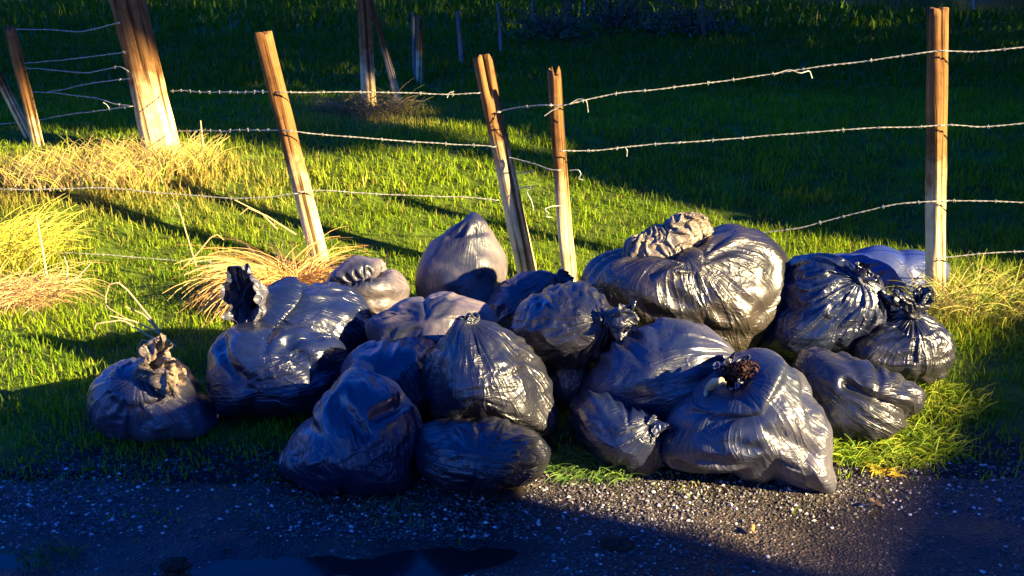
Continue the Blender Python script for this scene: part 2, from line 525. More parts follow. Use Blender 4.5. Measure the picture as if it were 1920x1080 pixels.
xs = np.concatenate([np.linspace(-40, -3.1, 40), np.arange(-3, 3.01, 0.014), np.linspace(3.1, 40, 40)])
vs = np.concatenate([np.linspace(-4.5, 1.8, 20), np.linspace(1.85, 2.3, 14), np.linspace(2.31, 3.3, 90)])
gx, gv = np.meshgrid(xs, vs, indexing='ij')
ey = edge_y(gx)
gy = np.where(gv > 2.3, 2.3 + (gv - 2.3) * (ey + 0.05 - 2.3), gv)
gz = road_h(gx, gy) + 0.006
gz = gz - 0.03 * sst(-0.06, 0.05, gy - ey)
nx_, ny_ = gx.shape
ii, jj = np.meshgrid(np.arange(nx_ - 1), np.arange(ny_ - 1), indexing='ij')
F = np.stack([ii * ny_ + jj, (ii + 1) * ny_ + jj, (ii + 1) * ny_ + jj + 1, ii * ny_ + jj + 1], -1).reshape(-1, 4)
road = tag(mesh_np('gravel_road', np.stack([gx, gy, gz], -1).reshape(-1, 3), F, M_ROAD), kind='structure')


def blob(name, cx, cy, rx, ry, z, mat, seed, rag=.25, n=64):
    a = np.arange(n) / n * 2 * np.pi
    rr = 1 + rag * fbm(np.stack([np.cos(a) * 1.7 + seed, np.sin(a) * 1.7, a * 0], -1), seed, 3) * 2
    ring = np.stack([cx + rx * rr * np.cos(a), cy + ry * rr * np.sin(a), np.full(n, z)], -1)
    V = np.concatenate([[[cx, cy, z]], ring])
    k = np.arange(n)
    F = np.stack([np.zeros(n, int), 1 + k, 1 + (k + 1) % n], -1)
    return tag(mesh_np(name, V, F, mat), kind='structure')


blob('puddle', -0.80, 2.70, 1.0, 0.15, -0.0185, M_PUDDLE, 3)
blob('pond', 12.0, 31.0, 7.6, 11.2, 0.30, M_POND, 5, .04)

# ------------------------------------------------------------------ the heap of bags
VIEW_R = np.array([1.0, 0, 0])
VIEW_U = np.array([0.0, math.sin(PITCH), math.cos(PITCH)])
VIEW_T = np.cross(VIEW_R, VIEW_U)            # towards where the photographer stood


def outline_fn(poly, cx, cy):
    p = np.array(poly, float)
    a = np.arctan2(-(p[:, 1] - cy), p[:, 0] - cx)
    r = np.hypot(p[:, 0] - cx, p[:, 1] - cy)
    o = np.argsort(a); a, r = a[o], r[o]
    aa = np.concatenate([a - 2 * np.pi, a, a + 2 * np.pi]); rr = np.tile(r, 3)
    g = np.linspace(-np.pi, np.pi, 361)
    f = np.interp(g, aa, rr)
    k = np.hanning(15); k /= k.sum()
    f = np.convolve(np.concatenate([f[-31:-1], f, f[1:31]]), k, 'same')[30:-30]
    return lambda ang: np.interp(ang, g, f)


def normals_of(X):
    du = np.roll(X, -1, 1) - np.roll(X, 1, 1)
    dv = np.gradient(X, axis=0)
    N = np.cross(du, dv)
    return N / (np.linalg.norm(N, axis=-1, keepdims=True) + 1e-9)


def relax(X, T, N, Lu, Lv, smin, smax, pull, kb, iters):
    """excess film buckles into folds over the contents"""
    Ld = np.sqrt(Lu[:-1] ** 2 + Lv ** 2)
    for it in range(iters):
        D = np.zeros_like(X)
        d = np.roll(X, -1, 1) - X
        l = np.sqrt((d * d).sum(-1)) + 1e-8
        c = d * (0.5 * (1 - Lu / l))[..., None]
        D += c; D -= np.roll(c, 1, 1)
        d = X[1:] - X[:-1]
        l = np.sqrt((d * d).sum(-1)) + 1e-8
        c = d * (0.5 * (1 - Lv / l))[..., None]
        D[:-1] += c; D[1:] -= c
        for s in (-1, 1):
            d = np.roll(X[1:], s, 1) - X[:-1]
            l = np.sqrt((d * d).sum(-1)) + 1e-8
            c = d * (0.25 * (1 - Ld / l))[..., None]
            D[:-1] += c; D[1:] -= np.roll(c, -s, 1)
        X = X + 0.45 * D
        lap = np.roll(X, 1, 1) + np.roll(X, -1, 1) - 4 * X
        lap[1:-1] += X[:-2] + X[2:]
        lap[0] += 2 * X[1]; lap[-1] += 2 * X[-2]
        bl = np.roll(lap, 1, 1) + np.roll(lap, -1, 1) - 4 * lap
        bl[1:-1] += lap[:-2] + lap[2:]
        bl[0] += 2 * lap[1]; bl[-1] += 2 * lap[-2]
        X = X - kb * bl
        O = X - T
        s = (O * N).sum(-1)
        s2 = np.clip(s, smin, smax)
        X = X + N * (s2 - s)[..., None] - pull * (O - N * s[..., None])
        X = X - (N * (s2 * 0.02)[..., None])
    return X


def up2(A):
    """double the grid (periodic in u)"""
    B = np.empty((A.shape[0] * 2 - 1,) + A.shape[1:], A.dtype)
    B[::2] = A; B[1::2] = .5 * (A[1:] + A[:-1])
    C = np.empty((B.shape[0], B.shape[1] * 2) + A.shape[2:], A.dtype)
    C[:, ::2] = B; C[:, 1::2] = .5 * (B + np.roll(B, -1, 1))
    return C


def sstf(a, b, x):
    return sst(a, b, np.asarray(x))


def make_bag(label, poly, center, Y, c, n=(0, 1, 0), neck=None, mat=0, seed=1, pleat=0.35, slack=0.10, cross=0.07,
             lump=0.03, creases=(), flat=2.3, back=1.0, extra=None):
    cx, cy = center
    rho = outline_fn(poly, cx, cy)
    C0 = at(cx, cy, Y)
    m = mpp(cx, cy, Y)
    n = np.array(n, float); n /= np.linalg.norm(n)
    FR = np.stack([VIEW_R, VIEW_U, VIEW_T])           # rows

    def S(d):
        r2 = np.sqrt(d[..., 0] ** 2 + d[..., 1] ** 2) + 1e-9
        q = (r2 ** flat + np.abs(d[..., 2]) ** flat) ** (1 / flat)
        ang = np.arctan2(d[..., 1], d[..., 0])
        rr = rho(ang) * m
        mean = rho(np.linspace(-np.pi, np.pi, 60)).mean() * m
        w = sst(0, .5, r2)
        rr = rr * w + mean * (1 - w)
        lx = d[..., 0] / r2 * rr * (r2 / q)
        ly = d[..., 1] / r2 * rr * (r2 / q)
        lz = d[..., 2] / q * c * np.where(d[..., 2] < 0, back, 1)
        return np.stack([lx, ly, lz], -1)

    # basis with the pole at the neck
    e1 = np.cross(n, [0.3, 0.2, 0.9]); e1 /= np.linalg.norm(e1)
    e2 = np.cross(n, e1)
    nu, nb = 72, 50
    phi = np.arange(nu) / nu * 2 * np.pi
    psn = 0.10 if neck else 0.02
    psi = np.pi - (np.pi - psn) * np.linspace(0, 1, nb) ** 1.0
    psi[0] = np.pi - .02
    P, G = np.meshgrid(psi, phi, indexing='ij')
    d = np.cos(P)[..., None] * n + np.sin(P)[..., None] * (np.cos(G)[..., None] * e1 + np.sin(G)[..., None] * e2)
    T = S(d)
    # lumps of what is inside
    nd = d / np.linalg.norm(d, axis=-1, keepdims=True)
    T = T + nd * (lump * fbm(T * 6.0 + seed * 3.1, seed, 2))[..., None]
    for (p0, p1, dep, wid) in creases:
        a = np.array([(p0[0] - cx) * m, -(p0[1] - cy) * m]); b = np.array([(p1[0] - cx) * m, -(p1[1] - cy) * m])
        ab = b - a
        t = np.clip(((T[..., :2] - a) @ ab) / (ab @ ab), 0, 1)
        q = a + t[..., None] * ab
        ds = np.linalg.norm(T[..., :2] - q, axis=-1)
        T = T - nd * (dep * np.exp(-(ds / wid) ** 2) * (T[..., 2] > 0))[..., None]
    ex_u = 1 + slack * (1 + .9 * fbm(T * 4 + 9, seed + 5, 2))
    ex_v = 1 + cross * (1 + .9 * fbm(T * 4 + 31, seed + 6, 2))
    free = np.zeros_like(P)
    nbody = nb
    tieC = None
    if neck:
        K = S(n[None])[0]
        h = neck.get('h', 0.05)
        ax = np.array(neck.get('dir', n), float); ax /= np.linalg.norm(ax)
        nl = n * np.array([1, 1, 1.0]); nl /= np.linalg.norm(nl)
        pull = np.exp(-(P / neck.get('w', 0.42)) ** 1.2)
        T = T + (0.6 * nl + 0.4 * ax) * (h * pull)[..., None]
        K = T[-1].mean(0)
        rn = neck.get('rn', 0.022)
        # gather: draw the top into the tie
        cur = np.linalg.norm(T[-1] - K, axis=-1).mean()
        r0 = rn / cur
        shrink = r0 + (1 - r0) * np.clip((P - psn) / neck.get('g', 1.0), 0, 1) ** .5 if r0 < 1 else 1 + (r0 - 1) * sst(psn + .6, psn, P)
        T = K + (T - K) * np.asarray(shrink)[..., None]
        pn = vn(np.stack([np.cos(G) * 2.2 + seed, np.sin(G) * 2.2, P * 0], -1), seed + 77)
        ex_u = ex_u + pleat * np.clip(.55 + 1.1 * pn, .05, 1.6) * np.exp(-(P / .6) ** 1.5)
        # the neck beyond the tie
        nr = neck.get('rows', 16)
        L = neck.get('len', 0.13); rf = neck.get('rf', 0.07); fl = neck.get('flat', 0.5)
        f1 = T[-1] - K
        fn = f1 - (f1 @ ax)[:, None] * ax
        fn /= np.linalg.norm(fn, axis=1)[:, None]
        bend = np.array(neck.get('bend', (0, -.3, 0)), float)
        up = np.cross(ax, [0.1, 0.05, 1.0]); up /= np.linalg.norm(up)
        sd_ = np.cross(ax, up)
        rows = []
        for j in range(1, nr + 1):
            t = j / nr
            kk = neck.get('k', 7)
            ra = neck.get('ra', 1.0)
            cyl = np.stack([np.cos(phi) * kk * .42, np.sin(phi) * kk * .42, np.full(nu, t * 1.6 + seed)], -1)
            ruff = 1 + ra * t * (.75 * vn(cyl, seed + 40) + .35 * vn(cyl * 2.3, seed + 41))
            rad = (rn + (rf - rn) * sst(0.0, 1, t ** 0.85)) * ruff
            cc = K + ax * (L * t) + bend * (L * t * t)
            a_ = fn @ up; b_ = fn @ sd_
            off = up[None] * (a_ * rad)[:, None] + sd_[None] * (b_ * rad * (1 - (1 - fl) * t))[:, None]
            off = off + ax[None] * (ra * L * t * (.45 * vn(cyl * .8 + 5, seed + 42) + .2 * vn(cyl * 2.1, seed + 43)))[:, None]
            off = off + (ra * neck.get('cr', .022) * t) * np.stack([vn((cc + off) * 30 + q * 9.1, seed + 44 + q) for q in range(3)], -1)
            rows.append(cc + off)
        T = np.concatenate([T, np.stack(rows)])
        ex_u = np.concatenate([ex_u, np.full((nr, nu), 1.12)])
        ex_v = np.concatenate([ex_v, np.full((nr, nu), 1.10)])
        free = np.concatenate([free, np.ones((nr, nu))])
        tieC = (K, ax, rn)
    # to world, flattened on the ground
    W = C0 + T @ FR

    def ground(Wp):
        g = H(Wp[..., 0], Wp[..., 1]) + 0.006
        pen = np.maximum(0, g - Wp[..., 2])
        Wp = Wp.copy()
        Wp[..., 2] += pen
        return Wp
    W = ground(W).astype(np.float32)
    N = normals_of(W)
    if ((W - W[:nbody].mean((0, 1))) * N)[:nbody].sum() < 0: N = -N
    flip = ((W - W[:nbody].mean((0, 1))) * normals_of(W))[:nbody].sum() < 0
    r_ = np.random.default_rng(seed)
    X = W + N * (0.006 * vn(W * 22 + seed, seed))[..., None].astype(np.float32)

    def lens(Wt, eu, ev):
        Lu = np.linalg.norm(np.roll(Wt, -1, 1) - Wt, axis=-1) * eu
        Lv = np.linalg.norm(Wt[1:] - Wt[:-1], axis=-1) * .5 * (ev[1:] + ev[:-1])
        return Lu.astype(np.float32), Lv.astype(np.float32)
    smin = np.where(free > .5, -.03, -.003); smax = np.where(free > .5, .05, .05)
    Lu, Lv = lens(W, ex_u, ex_v)
    X = relax(X, W, N, Lu, Lv, smin, smax, 0.01, 0.006, 90)
    nb2 = nbody * 2 - 1
    X, W2 = up2(X), up2(W)
    N2 = normals_of(W2)
    if flip: N2 = -N2
    X = X + N2 * (0.0022 * vn(X * 60 + seed, seed + 3))[..., None].astype(np.float32)
    eu, ev, fr = up2(ex_u[..., None])[..., 0], up2(ex_v[..., None])[..., 0], up2(free[..., None])[..., 0]
    Lu, Lv = lens(W2, eu, ev)
    smin = np.where(fr > .3, -.03, -.004); smax = np.where(fr > .3, .05, .05)
    X = relax(X, W2, N2, Lu, Lv, smin, smax, 0.006, 0.006, 60)
    X = ground(X)
    nu2 = X.shape[1]

    def grid_obj(name, A, parent, vlo, vhi, cap):
        nv = A.shape[0]
        V = A.reshape(-1, 3)
        i, j = np.meshgrid(np.arange(nv - 1), np.arange(nu2), indexing='ij')
        j1 = (j + 1) % nu2
        q = [i * nu2 + j, i * nu2 + j1, (i + 1) * nu2 + j1, (i + 1) * nu2 + j]
        if flip: q = q[::-1]
        F = np.stack(q, -1).reshape(-1, 4)
        o = mesh_np(name, V, F, BAGS_MAT[mat], parent, True, None, origin if parent is None else None)
        uvl = o.data.uv_layers.new(name='UVMap')
        fi = i.ravel(); fj = j.ravel()
        us = np.stack([fj, fj + 1, fj + 1, fj], -1); vsx = np.stack([fi, fi, fi + 1, fi + 1], -1)
        if flip: us, vsx = us[:, ::-1], vsx[:, ::-1]
        uv = np.stack([us / nu2, vlo + (vhi - vlo) * vsx / (nv - 1)], -1).astype(np.float32)
        uvl.data.foreach_set('uv', uv.ravel())
        return o
    foot = X[:nb2].reshape(-1, 3)
    origin = np.array([foot[:, 0].mean(), foot[:, 1].mean(), foot[:, 2].min()])
    ob = grid_obj('rubbish_bag', X[:nb2], None, 0, 1, False)
    tag(ob, label, 'rubbish bag', 'heap of black rubbish bags')
    if neck:
        nk = grid_obj('gathered_neck', X[nb2 - 1:], ob, 1, 1.4, False)
        if 'mat' in neck: nk.data.materials[0] = BAGS_MAT[neck['mat']]
        if neck.get('tie', True):
            Kp = X[nb2 - 1].mean(0)
            rr = np.linalg.norm(X[nb2 - 1] - Kp, axis=1).mean()
            ax = tieC[1] @ FR
            u_ = np.cross(ax, [0.2, 0.9, 0.3]); u_ /= np.linalg.norm(u_); w_ = np.cross(ax, u_)
            a = np.linspace(0, 2 * np.pi, 25)
            pts = Kp + (rr + .002) * (np.cos(a)[:, None] * u_ + np.sin(a)[:, None] * w_) + ax * (0.006 * np.sin(a * 2))[:, None]
            V, Fq = tube(pts, 0.008, 8)
            kn = mesh_np('knot', V, Fq, BAGS_MAT[mat], ob)
            kn.data.uv_layers.new(name='UVMap')
    bag_feet.append((origin[0], origin[1], foot))
    return ob, X, nb2


bag_feet = []
B = make_bag
B('small squat bag at the far left of the heap with a pale crumpled neck',
  [(175, 765), (185, 720), (215, 690), (262, 672), (310, 672), (350, 700), (375, 740), (400, 790), (405, 815), (360, 825), (280, 830), (210, 815), (180, 790)],
  (280, 750), 3.6, .20, n=(.12, .55, .8), neck=dict(h=.035, rn=.03, len=.13, rf=.08, dir=(.75, .55, .4), flat=.45, k=5, tie=False, mat=3), mat=5, seed=1)
B('leaning bag at upper left with a ragged dark neck in front of the straw tuft',
  [(495, 600), (525, 552), (580, 535), (640, 545), (685, 580), (700, 620), (690, 670), (620, 700), (540, 700), (480, 665), (470, 625)],
  (590, 620), 4.05, .24, n=(-.70, .50, .50), neck=dict(h=.06, g=1.3, mat=5, rn=.06, len=.10, rf=.10, dir=(-.45, .05, .85), flat=.7, k=5, ra=.6,  bend=(0, 0, 0), tie=False, w=.7), mat=0, seed=2)
B('broad dark bag low in the left of the heap with a shiny torn top',
  [(398, 690), (405, 640), (450, 608), (520, 615), (600, 625), (650, 640), (660, 700), (640, 755), (560, 772), (480, 778), (420, 775), (405, 740)],
  (525, 700), 3.75, .26, n=(.95, .2, -.25), mat=0, seed=3, creases=[((560, 640), (620, 690), .03, .03), ((430, 640), (470, 690), .025, .03)])
B('dusty bag with a folded lit top behind the leaning bag at left',
  [(605, 545), (640, 500), (690, 484), (715, 488), (720, 507), (745, 510), (767, 540), (755, 575), (700, 600), (650, 600), (612, 580)],
  (690, 548), 4.5, .18, n=(.9, -.35, -.2), mat=1, seed=4, creases=[((630, 535), (718, 508), .045, .022), ((650, 570), (740, 560), .02, .025)], flat=2.0)
B('upright dusty bag with a pointed top at the back of the heap',
  [(783, 510), (798, 470), (830, 440), (868, 412), (888, 396), (912, 420), (935, 455), (949, 500), (945, 540), (925, 600), (880, 640), (830, 630), (790, 570)],
  (872, 505), 4.75, .20, n=(.1, .95, .15), mat=1, seed=5, slack=.05, cross=.04, lump=.025, creases=[((845, 445), (915, 432), .018, .014)])
B('dusty bag lying on its side in the middle, lit along its top',
  [(690, 600), (730, 580), (800, 558), (860, 555), (915, 575), (931, 605), (925, 640), (890, 670), (820, 690), (740, 685), (692, 650)],
  (812, 620), 3.9, .22, n=(-.92, .25, .3), mat=1, seed=6)
B('small round bag behind the knotted bag, below the split fence post',
  [(912, 585), (928, 545), (960, 522), (1000, 512), (1035, 520), (1047, 545), (1035, 590), (990, 640), (950, 640), (915, 620)],
  (980, 570), 4.5, .19, n=(.8, .55, .25), neck=dict(h=.03, rn=.025, len=.06, rf=.03, dir=(.8, .6, .1), flat=.5, k=3), mat=5, seed=7)
B('round bag in the middle with its gathered knot facing forward',
  [(953, 622), (968, 585), (1010, 550), (1060, 530), (1092, 525), (1122, 545), (1145, 575), (1168, 590), (1171, 625), (1150, 662), (1110, 687), (1060, 695), (1010, 688), (970, 660)],
  (1066, 614), 3.78, .25, n=(.42, .17, .89), neck=dict(h=.035, rn=.022, len=.12, rf=.06, dir=(.9, .15, .35), flat=.5, k=5, w=.5), mat=2, seed=8, pleat=.6)
B('bag mostly hidden below the knotted bag in the middle',
  [(1020, 690), (1040, 650), (1090, 650), (1110, 690), (1098, 730), (1080, 752), (1050, 757), (1028, 740)],
  (1062, 705), 3.82, .18, n=(0, 1, -.4), mat=5, seed=9)
B('plump bag in the front middle with a peaked gathered top',
  [(798, 700), (813, 660), (845, 628), (870, 606), (890, 616), (930, 616), (975, 638), (1012, 680), (1032, 740), (1043, 790), (1038, 822), (1000, 806), (940, 786), (870, 780), (808, 782), (797, 750)],
  (912, 712), 3.42, .27, n=(-.22, .88, .42), neck=dict(h=.05, rn=.028, len=.03, rf=.03, dir=(-.2, .9, .3), flat=.4, k=4), mat=2, seed=10, flat=2.0, pleat=.45)
B('long bag lying flat beneath the plump bag at the road edge',
  [(778, 845), (788, 812), (840, 794), (900, 788), (960, 794), (1010, 818), (1031, 850), (1017, 885), (960, 905), (880, 910), (810, 902), (780, 875)],
  (905, 850), 3.14, .25, n=(-.95, .1, .2), flat=2.0, mat=2, seed=11)
B('large dark bag slumped at the road edge, tapering to its top at left',
  [(522, 872), (545, 830), (590, 780), (628, 725), (655, 690), (705, 702), (760, 740), (788, 790), (786, 860), (780, 908), (740, 922), (660, 917), (570, 902)],
  (680, 830), 3.2, .26, n=(-.35, .90, -.25), mat=0, seed=12, lump=.015, creases=[((655, 742), (700, 792), .028, .02), ((722, 765), (772, 742), .022, .018)], pleat=.5)
B('dark bag wedged in the shade between the slumped and plump bags',
  [(640, 700), (675, 645), (740, 635), (810, 645), (835, 720), (825, 800), (740, 800), (660, 775)],
  (738, 718), 3.6, .24, n=(-.6, .75, -.3), mat=0, seed=13, slack=.08)
huge = B('huge bag at back right with a golden sheen and a crumpled tan neck',
  [(1095, 525), (1118, 490), (1170, 468), (1230, 478), (1295, 452), (1340, 430), (1385, 423), (1432, 440), (1466, 480), (1472, 525), (1458, 585), (1425, 640), (1390, 665), (1300, 660), (1200, 640), (1130, 595)],
  (1300, 538), 4.2, .34, n=(-.36, .60, .70), mat=4, seed=14)[0]
flap = B('x', [(1165, 480), (1172, 455), (1200, 440), (1245, 424), (1290, 404), (1322, 408), (1335, 432), (1300, 468), (1250, 500), (1200, 520), (1175, 508)],
         (1248, 462), 4.10, .075, n=(-.85, -.45, -.25), mat=3, seed=35, slack=.34, cross=.30, lump=.022)[0]
bag_feet.pop()
flap.name = 'crumpled_neck'
for k_ in ('label', 'category', 'group'): del flap[k_]
flap['label'] = 'crumpled tan neck of the huge bag'
flap.parent = huge
flap.matrix_parent_inverse = Matrix.Translation(-Vector(huge.location))
B('pleated bag at front right of the middle, drawn towards the torn bag',
  [(1092, 735), (1118, 682), (1160, 640), (1220, 612), (1290, 608), (1340, 632), (1372, 665), (1365, 705), (1315, 750), (1260, 790), (1200, 800), (1130, 800), (1098, 770)],
  (1222, 708), 3.55, .28, n=(.86, .2, .45), neck=dict(h=.03, rn=.03, len=.05, rf=.04, dir=(.9, .1, .3), flat=.5, k=4), mat=5, seed=15, pleat=.35, slack=.06, cross=.04)
B('small collapsed bag on the grass under the pleated bag',
  [(1078, 770), (1105, 738), (1170, 750), (1240, 790), (1242, 850), (1215, 882), (1160, 872), (1100, 835), (1076, 795)],
  (1162, 810), 3.32, .22, n=(.55, .35, .75), neck=dict(h=.0, rn=.02, len=.05, rf=.035, dir=(.5, -.5, .6), flat=.5, k=4), mat=0, seed=16, slack=.08)
tornbag, tornX, torn_nb = B('big torn bag at front right with brown garden waste in its mouth',
  [(1232, 835), (1258, 782), (1305, 735), (1360, 702), (1395, 665), (1440, 657), (1490, 688), (1522, 740), (1547, 820), (1552, 880), (1560, 942), (1510, 912), (1440, 893), (1350, 885), (1270, 870), (1232, 855)],
  (1420, 798), 3.25, .27, n=(-.42, .74, .5), neck=dict(h=.02, rn=.05, len=.03, rf=.066, dir=(-.35, .75, .55), flat=.9, k=4, ra=.8,  tie=False, w=.3, g=.5), mat=5, seed=17, pleat=.12, slack=.05, cross=.04, lump=.03,
  creases=[((1488, 725), (1500, 780), .035, .028), ((1430, 800), (1480, 830), .02, .03)])
B('bag lying at right with a long sharp crease across it',
  [(1488, 685), (1508, 655), (1560, 665), (1620, 690), (1680, 713), (1714, 735), (1707, 768), (1670, 802), (1620, 824), (1560, 828), (1515, 805), (1496, 745)],
  (1595, 745), 3.58, .24, n=(-.6, .3, .4), mat=2, seed=18, slack=.1,
  creases=[((1555, 712), (1690, 775), .04, .022)])
B('bluish bag at back right with a dark gathered knot on its shoulder',
  [(1422, 645), (1438, 580), (1468, 510), (1500, 482), (1540, 475), (1590, 505), (1632, 530), (1658, 570), (1652, 605), (1612, 645), (1540, 665), (1468, 672)],
  (1532, 578), 4.1, .25, n=(.42, .46, .78), neck=dict(h=.015, rn=.02, len=.06, rf=.05, dir=(.5, .75, .3), flat=.4, k=5, w=.55), mat=0, seed=19, pleat=.7)
B('tied bag at the far right of the heap with a dark crumpled ruffle',
  [(1578, 655), (1608, 615), (1650, 592), (1685, 580), (1720, 588), (1762, 615), (1772, 650), (1757, 702), (1700, 724), (1640, 718), (1588, 695)],
  (1680, 655), 4.0, .22, n=(.05, .72, .6), neck=dict(h=.02, rn=.025, len=.11, rf=.085, dir=(-.1, .95, .1), flat=.45, k=6, w=.5), mat=2, seed=20, pleat=.6)
B('smooth blue plastic bag lying flat on the grass behind the right fence post',
  [(1530, 560), (1545, 488), (1600, 476), (1680, 473), (1730, 475), (1768, 492), (1768, 530), (1740, 555), (1680, 580), (1600, 590)],
  (1660, 526), 5.25, .20, n=(-.9, .1, .2), mat=6, seed=21, slack=.015, cross=.01, lump=.015, flat=3)

# brown garden waste spilling from the torn mouth
K = tornX[torn_nb + 4].mean(0)
mb = MB()
lr = np.random.default_rng(5)
nlf = 1100
for i in range(nlf):
    v = lr.normal(size=3); v /= np.linalg.norm(v)
    lobe = lr.integers(0, 4)
    off = np.array([[0, 0, 0], [.035, 0, .012], [-.03, .01, .0], [.01, -.03, .02]][lobe])
    p = K + off + v * np.array([.042, .034, .03]) * lr.uniform(.2, 1) ** .5 + np.array([0.015, 0, .008])
    a = lr.normal(size=3); a /= np.linalg.norm(a)
    b = np.cross(a, v); b /= np.linalg.norm(b) + 1e-6
    s = lr.uniform(.003, .013); w = lr.uniform(.15, .6)
    V = np.array([p - a * s, p + b * s * w + v * .003, p + a * s, p - b * s * w + v * .003])
    mb.add(V, np.array([[0, 1, 2, 3]]))
tag(mb.build('garden_waste', M_WASTE, origin=K), 'clump of dark brown garden waste in the mouth of the torn bag', 'garden waste')



def surf(X, px, py):
    """nearest point of a bag's film towards the photographer at a photograph pixel"""
    A = X.reshape(-1, 3).astype(float)
    d = A - np.array([0, 0, CAM_H])
    zc = d[:, 1] * ST - d[:, 2] * CT
    yc = d[:, 1] * CT + d[:, 2] * ST
    u = 960 + FPX * d[:, 0] / zc; v = 540 - FPX * yc / zc
    k = np.hypot(u - px, v - py) < 9
    return A[k][A[k][:, 1].argmin()] if k.any() else at(px, py, 3.2)


rp = np.array([surf(tornX, *q) for q in [(1318, 738), (1322, 722), (1336, 710), (1352, 706), (1364, 712)]]) + np.array([0, -.012, .004])
ss = np.linspace(0, 4, 22)
rp = np.stack([np.interp(ss, np.arange(5), rp[:, k]) for k in range(3)], -1)
V, Fq = tube(rp, .013 * np.sin(np.linspace(.25, np.pi - .25, 22)) * (1 + .25 * np.sin(ss * 5)), 10)
tag(mesh_np('rolled_rim', V, Fq, M_RIM, tornbag), 'pale yellow rolled rim of the torn mouth')

# ------------------------------------------------------------------ fence posts
def make_post(name, label, base, top, Y, wpx, mat=None, seed=1, Ytop=None, jag=.02, taper=.93, pale=.42, slot=None, squash=1.0, cat='fence post', group='posts of the barbed wire fence', bury=.25, seg=26):
    Ytop = Ytop or Y
    b = at(*base, Y); t = at(*top, Ytop)
    r = wpx * mpp((base[0] + top[0]) / 2, (base[1] + top[1]) / 2, (Y + Ytop) / 2) / 2
    ax = t - b; Lh = np.linalg.norm(ax); ax = ax / Lh
    b0 = b - ax * bury
    Lt = Lh + bury
    e1 = np.cross(ax, [0, 1, 0]); e1 /= np.linalg.norm(e1); e2 = np.cross(e1, ax)
    nr = max(16, int(Lt / 0.025))
    hs = np.linspace(0, 1, nr)
    a = np.arange(seg) / seg * 2 * np.pi
    HH, A = np.meshgrid(hs, a, indexing='ij')
    cs = np.stack([np.cos(A) * 1.5 + seed * 7.7, np.sin(A) * 1.5, HH * Lt * 2.2], -1)
    rr = r * (1 + .17 * fbm(cs, seed, 3)) * (1 - (1 - taper) * HH)
    cs2 = np.stack([np.cos(A) * 5 + seed, np.sin(A) * 5, HH * Lt * .8], -1)
    rr = rr * (1 - .10 * np.clip(vn(cs2, seed + 4) - .25, 0, 1) * 2)
    topj = jag * (fbm(np.stack([np.cos(A) * 2 + seed, np.sin(A) * 2, A * 0], -1), seed + 9, 2))
    hh = HH * Lt + topj * sst(.75, 1, HH)
    if slot:
        for (sa, depth, wid, hl) in slot:
            da = np.abs((A - sa + np.pi) % (2 * np.pi) - np.pi)
            rr = rr * (1 - depth * np.exp(-(da / wid) ** 2) * sst(1 - hl, 1 - hl * .7, HH))
    bow = .012 * np.sin(HH * 3.1 + seed) * Lh
    V = b0 + ax * hh[..., None] + e1 * (rr * np.cos(A) + bow * .5)[..., None] + e2 * (rr * np.sin(A) * squash)[..., None]
    V = V.reshape(-1, 3)
    i, j = np.meshgrid(np.arange(nr - 1), np.arange(seg), indexing='ij')
    F = np.stack([i * seg + j, i * seg + (j + 1) % seg, (i + 1) * seg + (j + 1) % seg, (i + 1) * seg + j], -1).reshape(-1, 4)
    # end grain
    top_ring = V[(nr - 1) * seg:]
    inner = top_ring.mean(0) + (top_ring - top_ring.mean(0)) * .55 + ax * r * .12
    cen = top_ring.mean(0) + ax * r * .05
    V = np.concatenate([V, inner, [cen]])
    k = np.arange(seg); k1 = (k + 1) % seg
    o1 = (nr - 1) * seg; o2 = nr * seg; o3 = o2 + seg
    F = np.concatenate([F, np.stack([o1 + k, o1 + k1, o2 + k1, o2 + k], -1)])
    F3 = np.stack([o2 + k, o2 + k1, np.full(seg, o3)], -1)
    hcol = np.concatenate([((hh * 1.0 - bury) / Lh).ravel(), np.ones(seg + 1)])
    w = np.clip(.5 + (hcol - pale) * 2.2, 0, 1)  # weight of the painted shade, growing with height above the bright foot
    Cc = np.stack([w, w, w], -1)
    # build in the post's own axes so that the grain follows it
    M = np.stack([e1, e2, ax], 1)
    loc = (V - b) @ M
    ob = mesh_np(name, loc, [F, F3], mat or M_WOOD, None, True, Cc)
    mw = Matrix([[M[0, 0], M[0, 1], M[0, 2], b[0]], [M[1, 0], M[1, 1], M[1, 2], b[1]], [M[2, 0], M[2, 1], M[2, 2], b[2]], [0, 0, 0, 1]])
    ob.matrix_world = mw
    tag(ob, label, cat, group)
    return ob, b, t, r


STAPLE_V, STAPLE_F = tube(np.array([[-.012, 0.006, 0], [-.012, -.006, 0], [0, -.009, 0.0], [.012, -.006, 0], [.012, .006, 0]]), .0024, 6)


def staple(post, p, r):
    ob, b, t, _ = post
    ax = (t - b) / np.linalg.norm(t - b)
    me = bpy.data.meshes.get('staple_mesh')
    if me is None:
        o = mesh_np('staple', STAPLE_V, STAPLE_F, M_WIRE); me = o.data; me.name = 'staple_mesh'
    else:
        o = bpy.data.objects.new('staple', me); link(o)
    o.parent = ob
    o.matrix_parent_inverse = Matrix.Identity(4)
    wl = ob.matrix_world.inverted() @ Vector(p)
    o.location = wl
    return o


